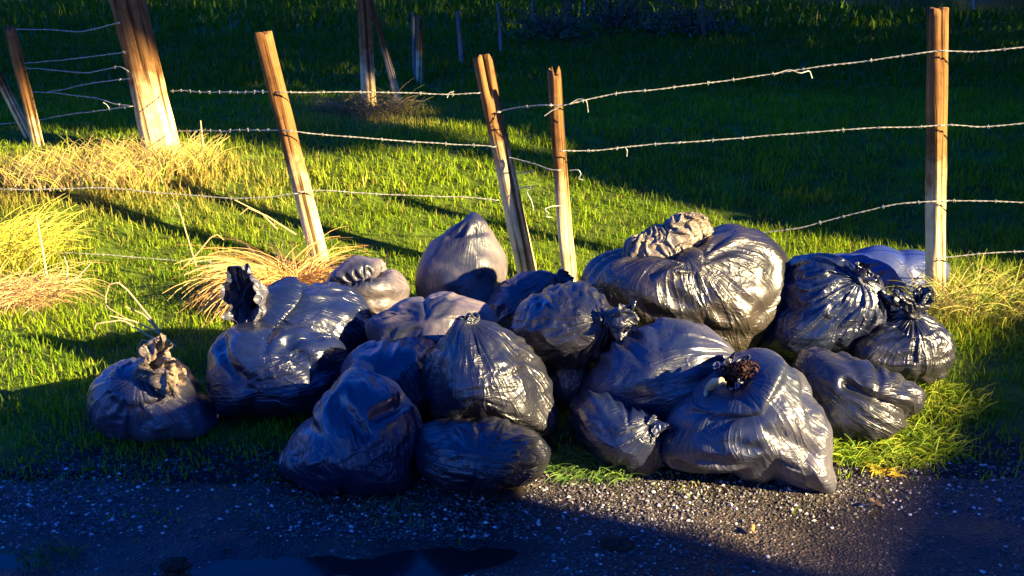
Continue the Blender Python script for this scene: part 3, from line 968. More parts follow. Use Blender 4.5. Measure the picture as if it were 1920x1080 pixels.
p_big = make_post('fence_post', 'thick leaning corner post on the dry grass bank at left', (303, 268), (206, -130), 6.8, 70, seed=2, jag=.03, pale=.22, taper=.9)
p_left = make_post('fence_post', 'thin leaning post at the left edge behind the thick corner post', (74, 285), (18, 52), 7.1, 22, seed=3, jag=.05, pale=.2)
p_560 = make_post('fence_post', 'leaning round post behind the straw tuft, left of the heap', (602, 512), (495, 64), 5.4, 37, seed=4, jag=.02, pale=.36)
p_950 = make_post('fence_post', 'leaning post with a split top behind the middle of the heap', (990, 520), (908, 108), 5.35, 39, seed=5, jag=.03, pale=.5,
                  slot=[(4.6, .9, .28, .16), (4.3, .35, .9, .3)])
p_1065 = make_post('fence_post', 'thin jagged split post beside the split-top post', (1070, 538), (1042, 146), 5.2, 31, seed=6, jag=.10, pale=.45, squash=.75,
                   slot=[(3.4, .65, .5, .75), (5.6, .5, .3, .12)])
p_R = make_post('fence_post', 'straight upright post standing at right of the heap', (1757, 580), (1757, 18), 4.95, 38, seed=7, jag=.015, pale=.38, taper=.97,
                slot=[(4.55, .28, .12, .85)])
make_post('fence_post', 'next upright post along the fence beyond the right of the picture', (2900, 640), (2895, 0), 4.56, 40, seed=17, pale=.38)
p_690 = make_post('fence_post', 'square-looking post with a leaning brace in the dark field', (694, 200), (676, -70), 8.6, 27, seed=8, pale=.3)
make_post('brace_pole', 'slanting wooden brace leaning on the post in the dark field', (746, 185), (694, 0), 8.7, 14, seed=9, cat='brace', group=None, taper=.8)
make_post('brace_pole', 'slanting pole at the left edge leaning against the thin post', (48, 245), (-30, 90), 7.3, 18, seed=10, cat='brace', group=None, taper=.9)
G2 = 'far posts in the dark field'
make_post('fence_post', 'short reddish far post in the shaded field', (786, 160), (787, 32), 10.5, 13, seed=11, group=G2)
make_post('fence_post', 'very thin pale stake beside the short reddish far post', (777, 140), (775, 24), 10.9, 6, M_WOODG, seed=12, group=G2)
make_post('fence_post', 'pale far post just above the split-top post', (868, 132), (858, 22), 12.5, 9, M_WOODG, seed=13, group=G2)
make_post('fence_post', 'thin grey far post to the right of the pale far post', (941, 110), (934, 6), 13.5, 7, M_WOODG, seed=14, group=G2)
make_post('fence_post', 'faintest and farthest grey post at the top middle', (999, 75), (998, -20), 16.5, 6, M_WOODG, seed=15, group=G2)


# ------------------------------------------------------------------ barbed wire
def wire(label, pts, posts=(), sag=0.0, barb=.15, r=.0025, seed=1, curl=None, group='strands of barbed wire'):
    P3 = np.array([at(*p) for p in pts])
    seg = np.linalg.norm(np.diff(P3, axis=0), axis=1)
    s = np.concatenate([[0], np.cumsum(seg)])
    n = max(8, int(s[-1] / .022))
    q = np.linspace(0, s[-1], n)
    P = np.stack([np.interp(q, s, P3[:, k]) for k in range(3)], -1)
    k = np.hanning(9); k /= k.sum()
    Ppad = np.concatenate([np.repeat(P[:1], 4, 0), P, np.repeat(P[-1:], 4, 0)])
    P = np.stack([np.convolve(Ppad[:, c], k, 'valid') for c in range(3)], -1)
    P = P + .006 * np.stack([0 * q, fbm(np.stack([q * 5, q * 0 + seed, q * 0], -1), seed), fbm(np.stack([q * 5, q * 0 + seed + 9, q * 0], -1), seed + 1)], -1)
    mb = MB()
    tw = q * 110
    for sgn in (1, -1):
        off = np.stack([0 * q, np.cos(tw), np.sin(tw)], -1) * .0024 * sgn
        V, F = tube(P + off, r * .8, 5)
        mb.add(V, F)
    r_ = random.Random(seed)
    d = r_.uniform(0, barb)
    while barb and d < s[-1]:
        i = min(n - 2, int(d / s[-1] * (n - 1)))
        c = P[i]; tdir = P[i + 1] - P[i]; tdir /= np.linalg.norm(tdir)
        for kx in range(2):
            v = np.array([r_.uniform(-.4, .4), r_.uniform(-1, 1), r_.uniform(-1, 1)]); v -= tdir * (v @ tdir) * .7; v /= np.linalg.norm(v)
            V, F = tube(np.array([c - v * .010 + tdir * .004 * kx, c + tdir * .004 * kx, c + v * .010 + tdir * .004 * kx]), np.array([.0006, .0015, .0006]), 5)
            mb.add(V, F)
        # wraps of the barb round the strand
        a = np.linspace(0, 4 * np.pi, 14)
        w_ = c + tdir * ((a / (4 * np.pi) - .5) * .014)[:, None] + (np.cos(a)[:, None] * np.array([0, 1, 0]) + np.sin(a)[:, None] * np.array([0, 0, 1])) * .0042
        V, F = tube(w_, .0012, 4); mb.add(V, F)
        d += barb * r_.uniform(.85, 1.15)
    tails = []
    if curl:
        for cp in curl:
            Pc = np.array([at(*p) for p in cp]); ss = np.linspace(0, len(Pc) - 1, len(Pc) * 5)
            Pc = np.stack([np.interp(ss, np.arange(len(Pc)), Pc[:, k]) for k in range(3)], -1)
            kk = np.hanning(7); kk /= kk.sum(); Pq = np.concatenate([np.repeat(Pc[:1], 3, 0), Pc, np.repeat(Pc[-1:], 3, 0)])
            Pc = np.stack([np.convolve(Pq[:, c], kk, 'valid') for c in range(3)], -1)
            tails.append(tube(Pc, .0026, 5))
    ob = mb.build('barbed_wire', M_WIRE, origin=P[0])
    tag(ob, label, 'wire', group)
    for (V, F) in tails: mesh_np('wire_tail', V, F, M_WIRE, ob)
    for post in posts:
        o, b, t, r0 = post
        # closest point of the strand to the post axis
        ax = (t - b) / np.linalg.norm(t - b)
        dd = P - b; h = dd @ ax; dist = np.linalg.norm(dd - h[:, None] * ax, axis=1)
        i = dist.argmin()
        staple(post, P[i], r0)
    return ob


f = .055
wire('top barbed strand running right from the jagged post past the upright post',
     [(930, 212, 5.31), (950, 205, 5.29), (1030, 196, 5.15), (1050, 198, 5.13), (1095, 188, 5.13), (1180, 172, 5.1), (1350, 153, 5.05), (1500, 130, 5.0), (1600, 118, 4.95), (1740, 97, 4.88), (1775, 94, 4.88), (1830, 97, 4.86), (1920, 88, 4.82), (2100, 84, 4.75), (2900, 60, 4.5)], (p_950, p_1065, p_R), seed=1,
     curl=[[(1068, 195, 5.1), (1085, 185, 5.1), (1100, 188, 5.08), (1103, 212, 5.1)], [(1020, 218, 5.1), (1035, 207, 5.1), (1048, 203, 5.1)], [(1450, 140, 5.0), (1480, 130, 5.0), (1500, 138, 4.98), (1518, 132, 5.0), (1523, 148, 5.0)]])
wire('middle barbed strand running right from the jagged post past the upright post',
     [(1050, 284, 5.13), (1120, 283, 5.12), (1180, 275, 5.1), (1400, 258, 5.02), (1600, 243, 4.93), (1740, 236, 4.88), (1775, 234, 4.88), (1835, 240, 4.86), (1920, 231, 4.82), (2100, 222, 4.75), (2900, 205, 4.5)], (p_1065, p_R), seed=2,
     curl=[[(1172, 276, 5.1), (1176, 282, 5.09), (1175, 294, 5.1)]])
wire('slack lower strand rising from the huge bag to the upright post at right',
     [(1395, 440, 5.1), (1430, 437, 5.08), (1500, 428, 5.03), (1600, 400, 4.96), (1680, 381, 4.91), (1740, 377, 4.88), (1775, 375, 4.88), (1850, 376, 4.85), (1920, 380, 4.82), (2100, 386, 4.75), (2900, 372, 4.5)], (p_R,), seed=3)
wire('lowest strand just above the grass at the right edge',
     [(1757, 484, 4.88), (1800, 480, 4.86), (1860, 475, 4.84), (1920, 471, 4.82), (2100, 462, 4.75), (2900, 470, 4.5)], (p_R,), seed=4)
wire('bright strand between the post by the straw tuft and the split-top post',
     [(560, 360, 5.33), (590, 356, 5.33), (700, 363, 5.32), (800, 369, 5.31), (880, 371, 5.3), (935, 376, 5.28)], (p_560, p_950), seed=5)
wire('second strand from the corner post to the split-top post across the lit grass',
     [(325, 246, 6.7), (420, 245, 6.1), (535, 244, 5.33), (640, 256, 5.32), (780, 266, 5.31), (850, 271, 5.3), (915, 273, 5.28), (930, 276, 5.28)], (p_560, p_950), seed=6)
wire('uppermost thin strand crossing the dark field to the split-top post',
     [(318, 170, 6.7), (420, 172, 6.1), (520, 172, 5.33), (700, 173, 5.32), (845, 178, 5.3), (900, 175, 5.28)], (p_560, p_950), r=.0024, seed=7,
     curl=[[(838, 184, 5.3), (842, 174, 5.3), (852, 171, 5.3)]])
wire('short bent strand linking the split-top post and the jagged post',
     [(950, 295, 5.28), (975, 300, 5.26), (1010, 308, 5.2), (1035, 321, 5.13), (1052, 318, 5.13)], (p_1065,), barb=0, seed=8,
     curl=[[(955, 327, 5.33), (985, 323, 5.27), (1004, 320, 5.26)], [(1066, 320, 5.12), (1085, 318, 5.1), (1090, 327, 5.1), (1083, 335, 5.1), (1095, 338, 5.1)],
           [(958, 356, 5.33), (980, 352, 5.27), (1004, 348, 5.25), (986, 358, 5.25), (996, 375, 5.24), (1003, 402, 5.24)], [(1056, 386, 5.18), (1036, 386, 5.12), (1020, 392, 5.1), (1030, 400, 5.1), (1022, 406, 5.1), (1036, 408, 5.13)]])
wire('sagging strand at left crossing the bright grass to the post by the straw tuft',
     [(-90, 350, 5.75), (60, 356, 5.65), (180, 352, 5.58), (320, 363, 5.5), (430, 372, 5.42), (500, 369, 5.37), (570, 361, 5.33)], (p_560,), seed=9)
wire('low strand lying in the grass at left behind the bent reeds',
     [(-80, 462, 5.6), (60, 470, 5.55), (200, 478, 5.5), (330, 488, 5.45), (430, 495, 5.4), (590, 500, 5.33)], (p_560,), seed=10, r=.0025)
GW = 'thin strands between the left posts'
wire('bright strand reaching the foot of the corner post from the left edge', [(-60, 240, 7.4), (60, 226, 7.3), (120, 217, 7.1), (200, 205, 6.8), (250, 198, 6.65)], (p_big,), seed=11, group=GW,
     curl=[[(205, 203, 6.75), (200, 196, 6.75), (193, 192, 6.75)]])
wire('loose strand bending down to the corner post above the bright one', [(40, 172, 7.4), (110, 175, 7.2), (180, 183, 6.9), (215, 195, 6.75), (250, 198, 6.65)], (p_left,), seed=12, r=.0025, group=GW)
wire('wavy strand left of the corner post at the height of the grass edge', [(45, 127, 7.4), (120, 134, 7.1), (165, 138, 6.95), (205, 128, 6.8), (225, 124, 6.7), (245, 138, 6.66)], (p_left,), seed=13, r=.0025, group=GW)
wire('thin strand rising to the corner post below the wavy top strand', [(30, 120, 7.4), (110, 114, 7.1), (215, 100, 6.75), (240, 96, 6.66)], (p_left,), seed=14, r=.0022, group=GW)
wire('thin middle strand sloping up to the corner post', [(90, 172, 7.3), (140, 163, 7.1), (190, 154, 6.85), (245, 147, 6.66)], (), seed=15, r=.0022, group=GW)
wire('highest wavy strand between the thin left post and the corner post', [(20, 55, 7.42), (90, 56, 7.2), (150, 60, 7.0), (200, 48, 6.75), (228, 42, 6.66)], (p_left, p_big), seed=16, r=.0025, group=GW)


# ------------------------------------------------------------------ grass
def inside_heap(x, y):
    m = np.zeros(x.shape, bool)
    for (cx, cy, foot) in bag_feet:
        g = foot[foot[:, 2] < H(foot[:, 0], foot[:, 1]) + .10]
        if len(g) < 20: continue
        c = g[:, :2].mean(0); dlt = g[:, :2] - c
        S2 = np.cov(dlt.T) + np.eye(2) * 1e-4
        iv = np.linalg.inv(S2)
        q = np.stack([x - c[0], y - c[1]], -1)
        m |= np.einsum('...i,ij,...j->...', q, iv, q) < 1.9
    return m


def blades(x, y, z, length, width, colr, lean=.45, seed=0, az0=None, azs=None):
    n = len(x)
    r = np.random.default_rng(seed)
    az = r.uniform(0, 2 * np.pi, n) if az0 is None else az0 + r.normal(0, azs, n)
    ln = np.abs(r.normal(0, lean, n)) + .12
    face = az + np.pi / 2 + r.normal(0, .5, n)
    dirx, diry = np.cos(az), np.sin(az)
    wx, wy = np.cos(face) * width / 2, np.sin(face) * width / 2
    base = np.stack([x, y, z], -1)
    W = np.stack([wx, wy, 0 * wx], -1)
    a1 = ln * .6
    mid = base + np.stack([dirx * np.sin(a1), diry * np.sin(a1), np.cos(a1)], -1) * (length * .55)[:, None]
    a2 = ln * 1.6
    tip = mid + np.stack([dirx * np.sin(a2), diry * np.sin(a2), np.cos(a2)], -1) * (length * .5)[:, None]
    V = np.stack([base - W, base + W, mid - W * .8, mid + W * .8, tip], 1).reshape(-1, 3)
    k = np.arange(n) * 5
    F4 = np.stack([k, k + 1, k + 3, k + 2], -1)
    F3 = np.stack([k + 2, k + 3, k + 4], -1)
    Cc = np.repeat(colr, 5, 0)
    return V, F4, F3, Cc


def dry_mask(x, y):
    d = np.zeros_like(x)
    for (px, py, Y, sx, sy, a) in [(180, 280, 6.4, 1.0, .45, 1.0), (330, 275, 6.6, .5, .35, .9), (20, 430, 5.7, .35, .4, .7), (60, 320, 6.0, .7, .5, .35), (700, 235, 8.2, .5, .6, .8),
                               (1850, 560, 5.0, .45, .35, .55), (1780, 590, 4.75, .25, .2, .6)]:
        p = at(px, py, Y)
        d = np.maximum(d, a * np.exp(-((x - p[0]) / sx) ** 2 - ((y - p[1]) / sy) ** 2))
    return d


def grass_patch(name, label, y0, y1, dens, ln, wd, seed, spread, emask=None):
    r = np.random.default_rng(seed)
    area = (y1 - y0) * ((y0 + y1) / 2 * .5 + spread) * 2
    n = int(area * dens)
    y = r.uniform(y0, y1, n * 2)
    hw = .5 * y + spread
    keep = r.uniform(0, .5 * y1 + spread, n * 2) < hw
    y = y[keep][:n]; hw = hw[keep][:n]
    x = r.uniform(-1, 1, len(y)) * hw
    cl = n2(x, y, 2.6, 41, 2); cl2 = n2(x, y, 9, 43, 2)
    keep = r.uniform(0, 1, len(x)) < np.clip(.75 + cl2 * .8, .15, 1)
    keep &= ~inside_heap(x, y)
    if y0 < 4:
        e = edge_y(x)
        thin = sst(-.25, .5, .16 * sst(-.3, -.9, x) +  y - e - .22 * n2(x, y, 2.4, 77)) ** 1.4
        thin = np.maximum(thin, .22 * sst(.1, .5, n2(x, y, 3.1, 78)) * (x < .2) * sst(2.7, 2.9, y))
        keep &= r.uniform(0, 1, len(x)) < thin
    pond = ((x - 12.0) / 7.0) ** 2 + ((y - 31.0) / 10.3) ** 2
    keep &= pond > 1.0
    x, y, cl, cl2 = x[keep], y[keep], cl[keep], cl2[keep]
    z = H(x, y) - .004 - .09 * sst(3.2, 3.0, y) + .09 * ((y < edge_y(x)) & (y < 3.25)) * sst(3.2, 3.0, y)
    dm = dry_mask(x, y)
    n = len(x)
    L = ln * (1 + .45 * cl + .3 * cl2) * r.uniform(.55, 1.35, n) * (1 + .7 * dm)
    near = sst(3.1, 4.0, y)
    L = L * (.55 + .45 * near)
    W = wd * r.uniform(.7, 1.3, n)
    g1 = np.array([0.18, 0.29, 0.006]); g2 = np.array([0.33, 0.40, 0.008]); g3 = np.array([0.06, 0.15, 0.012])
    t = np.clip(.5 + cl * .6 + r.normal(0, .28, n), 0, 1)[:, None]
    C = g3 * (1 - t) + g2 * t
    C = C * .5 + g1 * .5
    dry = np.array([0.50, 0.33, 0.10])
    dm_ = np.clip(dm * 1.1 + (r.uniform(0, 1, n) < .06) * .8, 0, 1) * r.uniform(.6, 1, n)
    C = C * (1 - dm_)[:, None] + dry * dm_[:, None]
    C = C * r.uniform(.7, 1.25, n)[:, None]
    C = C * (1 - .5 * sst(8.0, 11.0, y + .8 * n2(x, y, .8, 91)))[:, None] * (1 - np.array([.25, 0, -.2]) * sst(8.5, 11, y)[:, None])  # painted shade: grass colour darker and bluer towards the far field
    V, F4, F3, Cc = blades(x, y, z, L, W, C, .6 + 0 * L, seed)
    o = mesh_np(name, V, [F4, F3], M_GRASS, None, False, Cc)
    tag(o, label, 'grass', None, 'stuff')
    return o


grass_patch('verge_grass', 'short grass on the verge around and behind the heap', 2.75, 6.2, 4700, .050, .0052, 101, .9)
grass_patch('field_grass', 'sunlit grass of the near field behind the fence', 6.2, 10.0, 3000, .055, .0075, 102, 1.0)
grass_patch('field_grass', 'shaded grass of the middle of the field', 10.0, 17.0, 560, .11, .016, 103, 1.5)
grass_patch('field_grass', 'dark grass at the far end of the field', 17.0, 40.0, 75, .24, .045, 104, 3.0)


# ------------------------------------------------------------------ straw tufts and dry stalks
def ribbon(mb, P, w0, c, r_):
    P = np.asarray(P, float); n = len(P)
    T = np.gradient(P, axis=0)
    s = np.cross(T, [r_.uniform(-.3, .3), -1, r_.uniform(-.3, .3)]); s /= np.linalg.norm(s, axis=1)[:, None] + 1e-9
    w = w0 * np.linspace(1, .25, n)[:, None]
    V = np.stack([P - s * w / 2, P + s * w / 2], 1).reshape(-1, 3)
    k = np.arange(n - 1) * 2
    mb.add(V, np.stack([k, k + 1, k + 3, k + 2], -1), c)


def tuft(label, base, Y, n, ln, droop, spread, dirx=0.0, seed=1, cols=((0.62, 0.40, 0.13), (0.50, 0.28, 0.09), (0.70, 0.52, 0.22)), w=.006, name='dry_grass_tuft', group='tufts of dry grass'):
    b = at(*base, Y); b[2] = H(b[0], b[1])
    r_ = random.Random(seed)
    mb = MB()
    for i in range(n):
        a = r_.uniform(0, 2 * math.pi); rr = spread * math.sqrt(r_.random())
        p = np.array([b[0] + rr * math.cos(a), b[1] + rr * math.sin(a) * .7, b[2] - .01])
        az = r_.uniform(0, 2 * math.pi)
        d = np.array([math.cos(az) + dirx * 1.2, math.sin(az) * .8 - .25]); d /= np.linalg.norm(d)
        L = ln * r_.uniform(.55, 1.2); th = r_.uniform(.05, .5); dr = droop * r_.uniform(.6, 1.3)
        P = [p]
        m = 9
        for k in range(m):
            th += dr / m
            p = p + np.array([d[0] * math.sin(th), d[1] * math.sin(th), math.cos(th)]) * (L / m)
            g = float(H(p[0], p[1])) + .006
            if p[2] < g: p[2] = g
            P.append(p)
        c = np.array(r_.choice(cols)) * r_.uniform(.7, 1.2)
        ribbon(mb, P, w * r_.uniform(.6, 1.2), c, r_)
    o = mb.build(name, M_STRAW, origin=b, smooth=False)
    return tag(o, label, 'dry grass', group)


tuft('large golden tuft of drooping straw behind the leaning bag', (545, 525), 4.98, 1500, .50, 2.3, .11, -.30, 1, ((0.66, 0.40, 0.12), (0.52, 0.27, 0.08), (0.72, 0.50, 0.18)), .0065)
tuft('orange tuft of dead grass at the left edge beside the bent reeds', (25, 545), 4.95, 420, .34, 2.1, .20, .3, 2, ((0.58, 0.38, 0.15), (0.50, 0.30, 0.11), (0.64, 0.46, 0.20)))
tuft('yellow tuft of long grass at the left edge above the dead tuft', (10, 470), 5.5, 420, .36, 1.4, .28, .4, 3, ((0.55, 0.50, 0.05), (0.62, 0.52, 0.09), (0.40, 0.44, 0.04)))
tuft('long dry grass growing round the foot of the corner post', (300, 285), 6.65, 420, .20, .9, .36, -.1, 4, ((0.60, 0.46, 0.15), (0.50, 0.34, 0.11), (0.44, 0.48, 0.06)))
tuft('long dry grass on the bank between the two left posts', (170, 305), 6.4, 620, .19, .95, .52, -.1, 5, ((0.62, 0.45, 0.16), (0.54, 0.34, 0.13), (0.46, 0.48, 0.06)))
tuft('brown dead grass under the braced post in the dark field', (690, 240), 8.3, 420, .30, 1.5, .38, -.2, 6, ((0.28, 0.18, 0.08), (0.20, 0.16, 0.06), (0.12, 0.13, 0.03)))
tuft('tall yellowing grass at the right edge beyond the upright post', (1860, 600), 4.75, 520, .30, 1.3, .30, .5, 7, ((0.34, 0.34, 0.04), (0.45, 0.33, 0.09), (0.20, 0.28, 0.03)))
tuft('pale wisps of grass at the foot of the upright post', (1745, 610), 4.72, 120, .20, 1.3, .10, 0, 8, ((0.55, 0.45, 0.18), (0.35, 0.34, 0.08)))
tuft('green grass spilling over the verge at right of the torn bag', (1635, 885), 3.40, 1100, .10, 1.7, .27, .1, 9, ((0.18, 0.28, 0.01), (0.12, 0.22, 0.01), (0.30, 0.34, 0.02)), .005, 'grass_tuft')
tuft('mossy bright grass beside the creased bag at right', (1725, 790), 3.75, 800, .10, 1.7, .24, .1, 10, ((0.22, 0.30, 0.01), (0.14, 0.24, 0.01), (0.36, 0.36, 0.03)), .005, 'grass_tuft')
tuft('sparse green grass at the road edge between the front bags', (1115, 890), 3.24, 520, .09, 1.8, .18, 0, 11, ((0.08, 0.16, 0.03), (0.12, 0.20, 0.03)), .005, 'grass_tuft')
tuft('yellow weed at the road edge right of the torn bag', (1655, 925), 3.19, 45, .05, 2.0, .05, 0, 12, ((0.55, 0.40, 0.03), (0.50, 0.33, 0.03)), .009, 'grass_tuft')
tuft('small green weed growing in the wet gravel at left', (90, 1050), 2.68, 60, .06, 1.8, .09, 0, 13, ((0.05, 0.12, 0.04), (0.08, 0.15, 0.04)), .005, 'grass_tuft')
tuft('small weed growing in the gravel below the slumped bag', (735, 1000), 2.95, 50, .05, 1.8, .10, 0, 14, ((0.05, 0.12, 0.04), (0.08, 0.15, 0.04)), .005, 'grass_tuft')


def stalk(label, pts, w, c, seed, extra=()):
    mb = MB(); r_ = random.Random(seed)
    for pp in (pts,) + tuple(extra):
        P3 = np.array([at(*p) for p in pp])
        ss = np.linspace(0, len(P3) - 1, len(P3) * 4)
        P = np.stack([np.interp(ss, np.arange(len(P3)), P3[:, k]) for k in range(3)], -1)
        V, F = tube(P, np.linspace(w, w * .5, len(P)) / 2, 5)
        mb.add(V, F, np.array(c) * r_.uniform(.8, 1.2))
    o = mb.build('dry_stalk', M_STRAW, origin=at(*pts[0]))
    return tag(o, label, 'dry stalk', 'dry stalks standing in the grass')


stalk('bent pale reeds behind the small left bag', [(320, 655, 4.35), (285, 600, 4.4), (240, 545, 4.45), (222, 530, 4.45), (205, 533, 4.45), (198, 555, 4.45), (199, 575, 4.45), (250, 605, 4.4)], .010, (.55, .42, .22), 1,
      extra=([(330, 650, 4.35), (300, 625, 4.38), (250, 602, 4.4), (205, 592, 4.4)], [(325, 655, 4.3), (280, 630, 4.33), (230, 600, 4.36), (180, 607, 4.36), (175, 625, 4.36)],
             [(315, 640, 4.4), (270, 590, 4.45), (235, 575, 4.45)], [(290, 648, 4.25), (268, 636, 4.25), (256, 655, 4.25)]))
stalk('upright straw stalk at the far left above the dead tuft', [(88, 520, 5.1), (80, 470, 5.1), (72, 425, 5.1), (69, 410, 5.1)], .012, (.6, .5, .25), 2)
stalk('dead stalk in the bright grass left of the straw tuft', [(368, 500, 5.15), (350, 440, 5.15), (335, 390, 5.15), (330, 380, 5.15), (322, 392, 5.15)], .009, (.6, .42, .2), 3)
stalk('short pale stake stuck in the grass right of the corner post', [(381, 275, 6.3), (378, 250, 6.3), (376, 226, 6.3)], .016, (.55, .40, .22), 4)
stalk('long straw blade arching left of the straw tuft', [(340, 505, 4.95), (370, 475, 4.95), (395, 445, 4.95), (408, 440, 4.95), (420, 450, 4.95)], .009, (.65, .46, .18), 5,
      extra=([(555, 440, 5.0), (500, 405, 5.0), (465, 390, 5.0), (450, 402, 5.0)], [(520, 430, 5.0), (490, 400, 5.0), (440, 375, 5.0)]))
stalk('pair of broken dry stalks in the shade near the left edge', [(125, 530, 4.95), (127, 500, 4.95), (120, 480, 4.95)], .009, (.5, .42, .25), 6,
      extra=([(140, 525, 4.9), (160, 505, 4.9), (172, 492, 4.9)],))

# ------------------------------------------------------------------ stones on the road
ICO = []
t_ = (1 + 5 ** .5) / 2
iv = np.array([(-1, t_, 0), (1, t_, 0), (-1, -t_, 0), (1, -t_, 0), (0, -1, t_), (0, 1, t_), (0, -1, -t_), (0, 1, -t_), (t_, 0, -1), (t_, 0, 1), (-t_, 0, -1), (-t_, 0, 1)], float)
iv /= np.linalg.norm(iv[0])
ifc = np.array([(0, 11, 5), (0, 5, 1), (0, 1, 7), (0, 7, 10), (0, 10, 11), (1, 5, 9), (5, 11, 4), (11, 10, 2), (10, 7, 6), (7, 1, 8), (3, 9, 4), (3, 4, 2), (3, 2, 6), (3, 6, 8), (3, 8, 9), (4, 9, 5), (2, 4, 11), (6, 2, 10), (8, 6, 7), (9, 8, 1)])


OCT_V = np.array([(1, 0, 0), (0, 1, 0), (-1, 0, 0), (0, -1, 0), (.2, .1, 1), (0, 0, -1)], float)
OCT_F = np.array([(0, 1, 4), (1, 2, 4), (2, 3, 4), (3, 0, 4), (1, 0, 5), (2, 1, 5), (3, 2, 5), (0, 3, 5)])


def chips(name, label, n, smin, smax, seed, white):
    r = np.random.default_rng(seed)
    x = r.uniform(-2.2, 2.4, n * 2); y = r.uniform(2.35, 3.3, n * 2)
    e = edge_y(x)
    dn = np.clip(.45 + 1.3 * n2(x, y, 2.2, 55, 3), .02, 1) * sst(.28, -.15, y - e)
    dn = dn * (1 - .9 * ((x < .1) & (y < 2.8)))
    k = r.uniform(0, 1, n * 2) < dn
    x, y = x[k][:n], y[k][:n]
    n = len(x)
    s = smin * (smax / smin) ** (r.uniform(0, 1, n) ** 3.2)
    z = np.maximum(np.where(y - e[k][:n] > -.02, -9, road_h(x, y) + .006), H(x, y) - .09 * sst(3.2, 3.0, y)) + s * .25
    sc = np.stack([s * r.uniform(.7, 1.3, n), s * r.uniform(.7, 1.3, n), s * r.uniform(.45, .9, n)], -1)
    a = r.uniform(0, 6.28, n)
    jit = 1 + r.uniform(-.3, .3, (n, 6, 1))
    V = OCT_V[None] * jit * sc[:, None]
    ca, sa = np.cos(a)[:, None], np.sin(a)[:, None]
    V = np.stack([V[..., 0] * ca - V[..., 1] * sa, V[..., 0] * sa + V[..., 1] * ca, V[..., 2]], -1)
    V = V + np.stack([x, y, z], -1)[:, None]
    Fx = (OCT_F[None] + (np.arange(n) * 6)[:, None, None]).reshape(-1, 3)
    tone = np.where(r.uniform(0, 1, n) < white, r.uniform(.3, .65, n), r.uniform(.03, .14, n))
    tint = np.stack([np.ones(n), r.uniform(.8, .96, n), r.uniform(.66, .98, n)], -1)
    C = np.repeat(tone[:, None] * tint, 6, 0)
    o = mesh_np(name, V.reshape(-1, 3), Fx, M_STONE, None, False, C)
    return tag(o, label, 'gravel', None, 'stuff')


chips('gravel', 'loose pale and dark gravel strewn over the road', 52000, .0018, .0085, 61, .15)
# the larger stones one can pick out
sv = [(440, 915, .9), (1060, 965, .8), (1010, 985, .9), (905, 940, 1.0), (725, 930, .8), (690, 945, .8), (590, 925, .7), (470, 950, .8), (260, 918, 1.1), (1225, 925, 1.0), (1285, 935, .9), (1440, 1045, 1.0), (1705, 970, 1.0), (1790, 965, 1.0), (1835, 970, .8), (310, 990, .7), (960, 930, .7), (1130, 950, .8), (1380, 985, .7), (1500, 960, .8), (1560, 990, .8), (835, 960, .8)]
for q, (px, py, s) in enumerate(sv):
    r = np.random.default_rng(300 + q)
    Y = CAM_H / math.tan(PITCH + math.atan((py - 540) / FPX)); p = at(px, py, Y)
    V = iv * (1 + r.uniform(-.2, .2, (12, 1))) * np.array([1, .9, .65]) * .0070 * s
    tone = r.uniform(.4, .75)
    p[2] = float(road_h(np.array([p[0]]), np.array([p[1]]))[0]) + .009
    o = mesh_np('stone', V, ifc, M_STONE, road, False, np.full((12, 3), tone) * np.array([1, .95, .88]))
    o.location = p


def clod(label, px, py, rad, seed):
    Y = CAM_H / math.tan(PITCH + math.atan((py - 540) / FPX)); p = at(px, py, Y); p[2] = .005
    n, m = 28, 16
    th = np.linspace(0.02, np.pi - .02, m); ph = np.arange(n) / n * 2 * np.pi
    Tt, Pp = np.meshgrid(th, ph, indexing='ij')
    d = np.stack([np.sin(Tt) * np.cos(Pp), np.sin(Tt) * np.sin(Pp), np.cos(Tt)], -1)
    V = d * rad * (1 + .55 * fbm(d * 2.5 + seed, seed, 3))[..., None] * np.array([1.3, 1, .55])
    i, j = np.meshgrid(np.arange(m - 1), np.arange(n), indexing='ij')
    F = np.stack([i * n + j, (i + 1) * n + j, (i + 1) * n + (j + 1) % n, i * n + (j + 1) % n], -1).reshape(-1, 4)
    o = mesh_np('soil_clod', V.reshape(-1, 3), F, M_CLOD, None, True)
    o.location = p
    return tag(o, label, 'clod', 'clods of dark soil on the road')


clod('dark clod of soil on the gravel left of the lit patch', 1155, 1025, .035, 1)
clod('dark clod of soil at the foot of the long flat bag', 945, 930, .045, 2)
clod('dark clod of soil lying at the bottom edge left of centre', 330, 1062, .03, 3)


def leaf(label, px, py, s, c, seed):
    Y = CAM_H / math.tan(PITCH + math.atan((py - 540) / FPX)); p = at(px, py, Y); p[2] = .022
    a = np.linspace(0, 2 * np.pi, 13)[:-1]
    rr = s * (1 + .25 * np.sin(3 * a + seed))
    V = np.concatenate([[[0, 0, .004]], np.stack([rr * np.cos(a), .6 * rr * np.sin(a), .008 * np.sin(2 * a + seed)], -1)])
    k = np.arange(12)
    o = mesh_np('fallen_leaf', V, np.stack([0 * k, 1 + k, 1 + (k + 1) % 12], -1), M_LEAF, None, True, np.tile(np.array(c), (13, 1)))
    o.location = p; o.rotation_euler = (.25, .15, seed)
    return tag(o, label, 'leaf', 'fallen leaves on the road')


leaf('orange fallen leaf on the lit gravel below the torn bag', 1408, 1005, .02, (.42, .22, .08), 1)
leaf('brown fallen leaf at the road edge below the torn bag', 1640, 955, .022, (.45, .25, .12), 2)
leaf('pale scrap of leaf at the corner of the slumped bag', 770, 905, .016, (.55, .45, .32), 3)

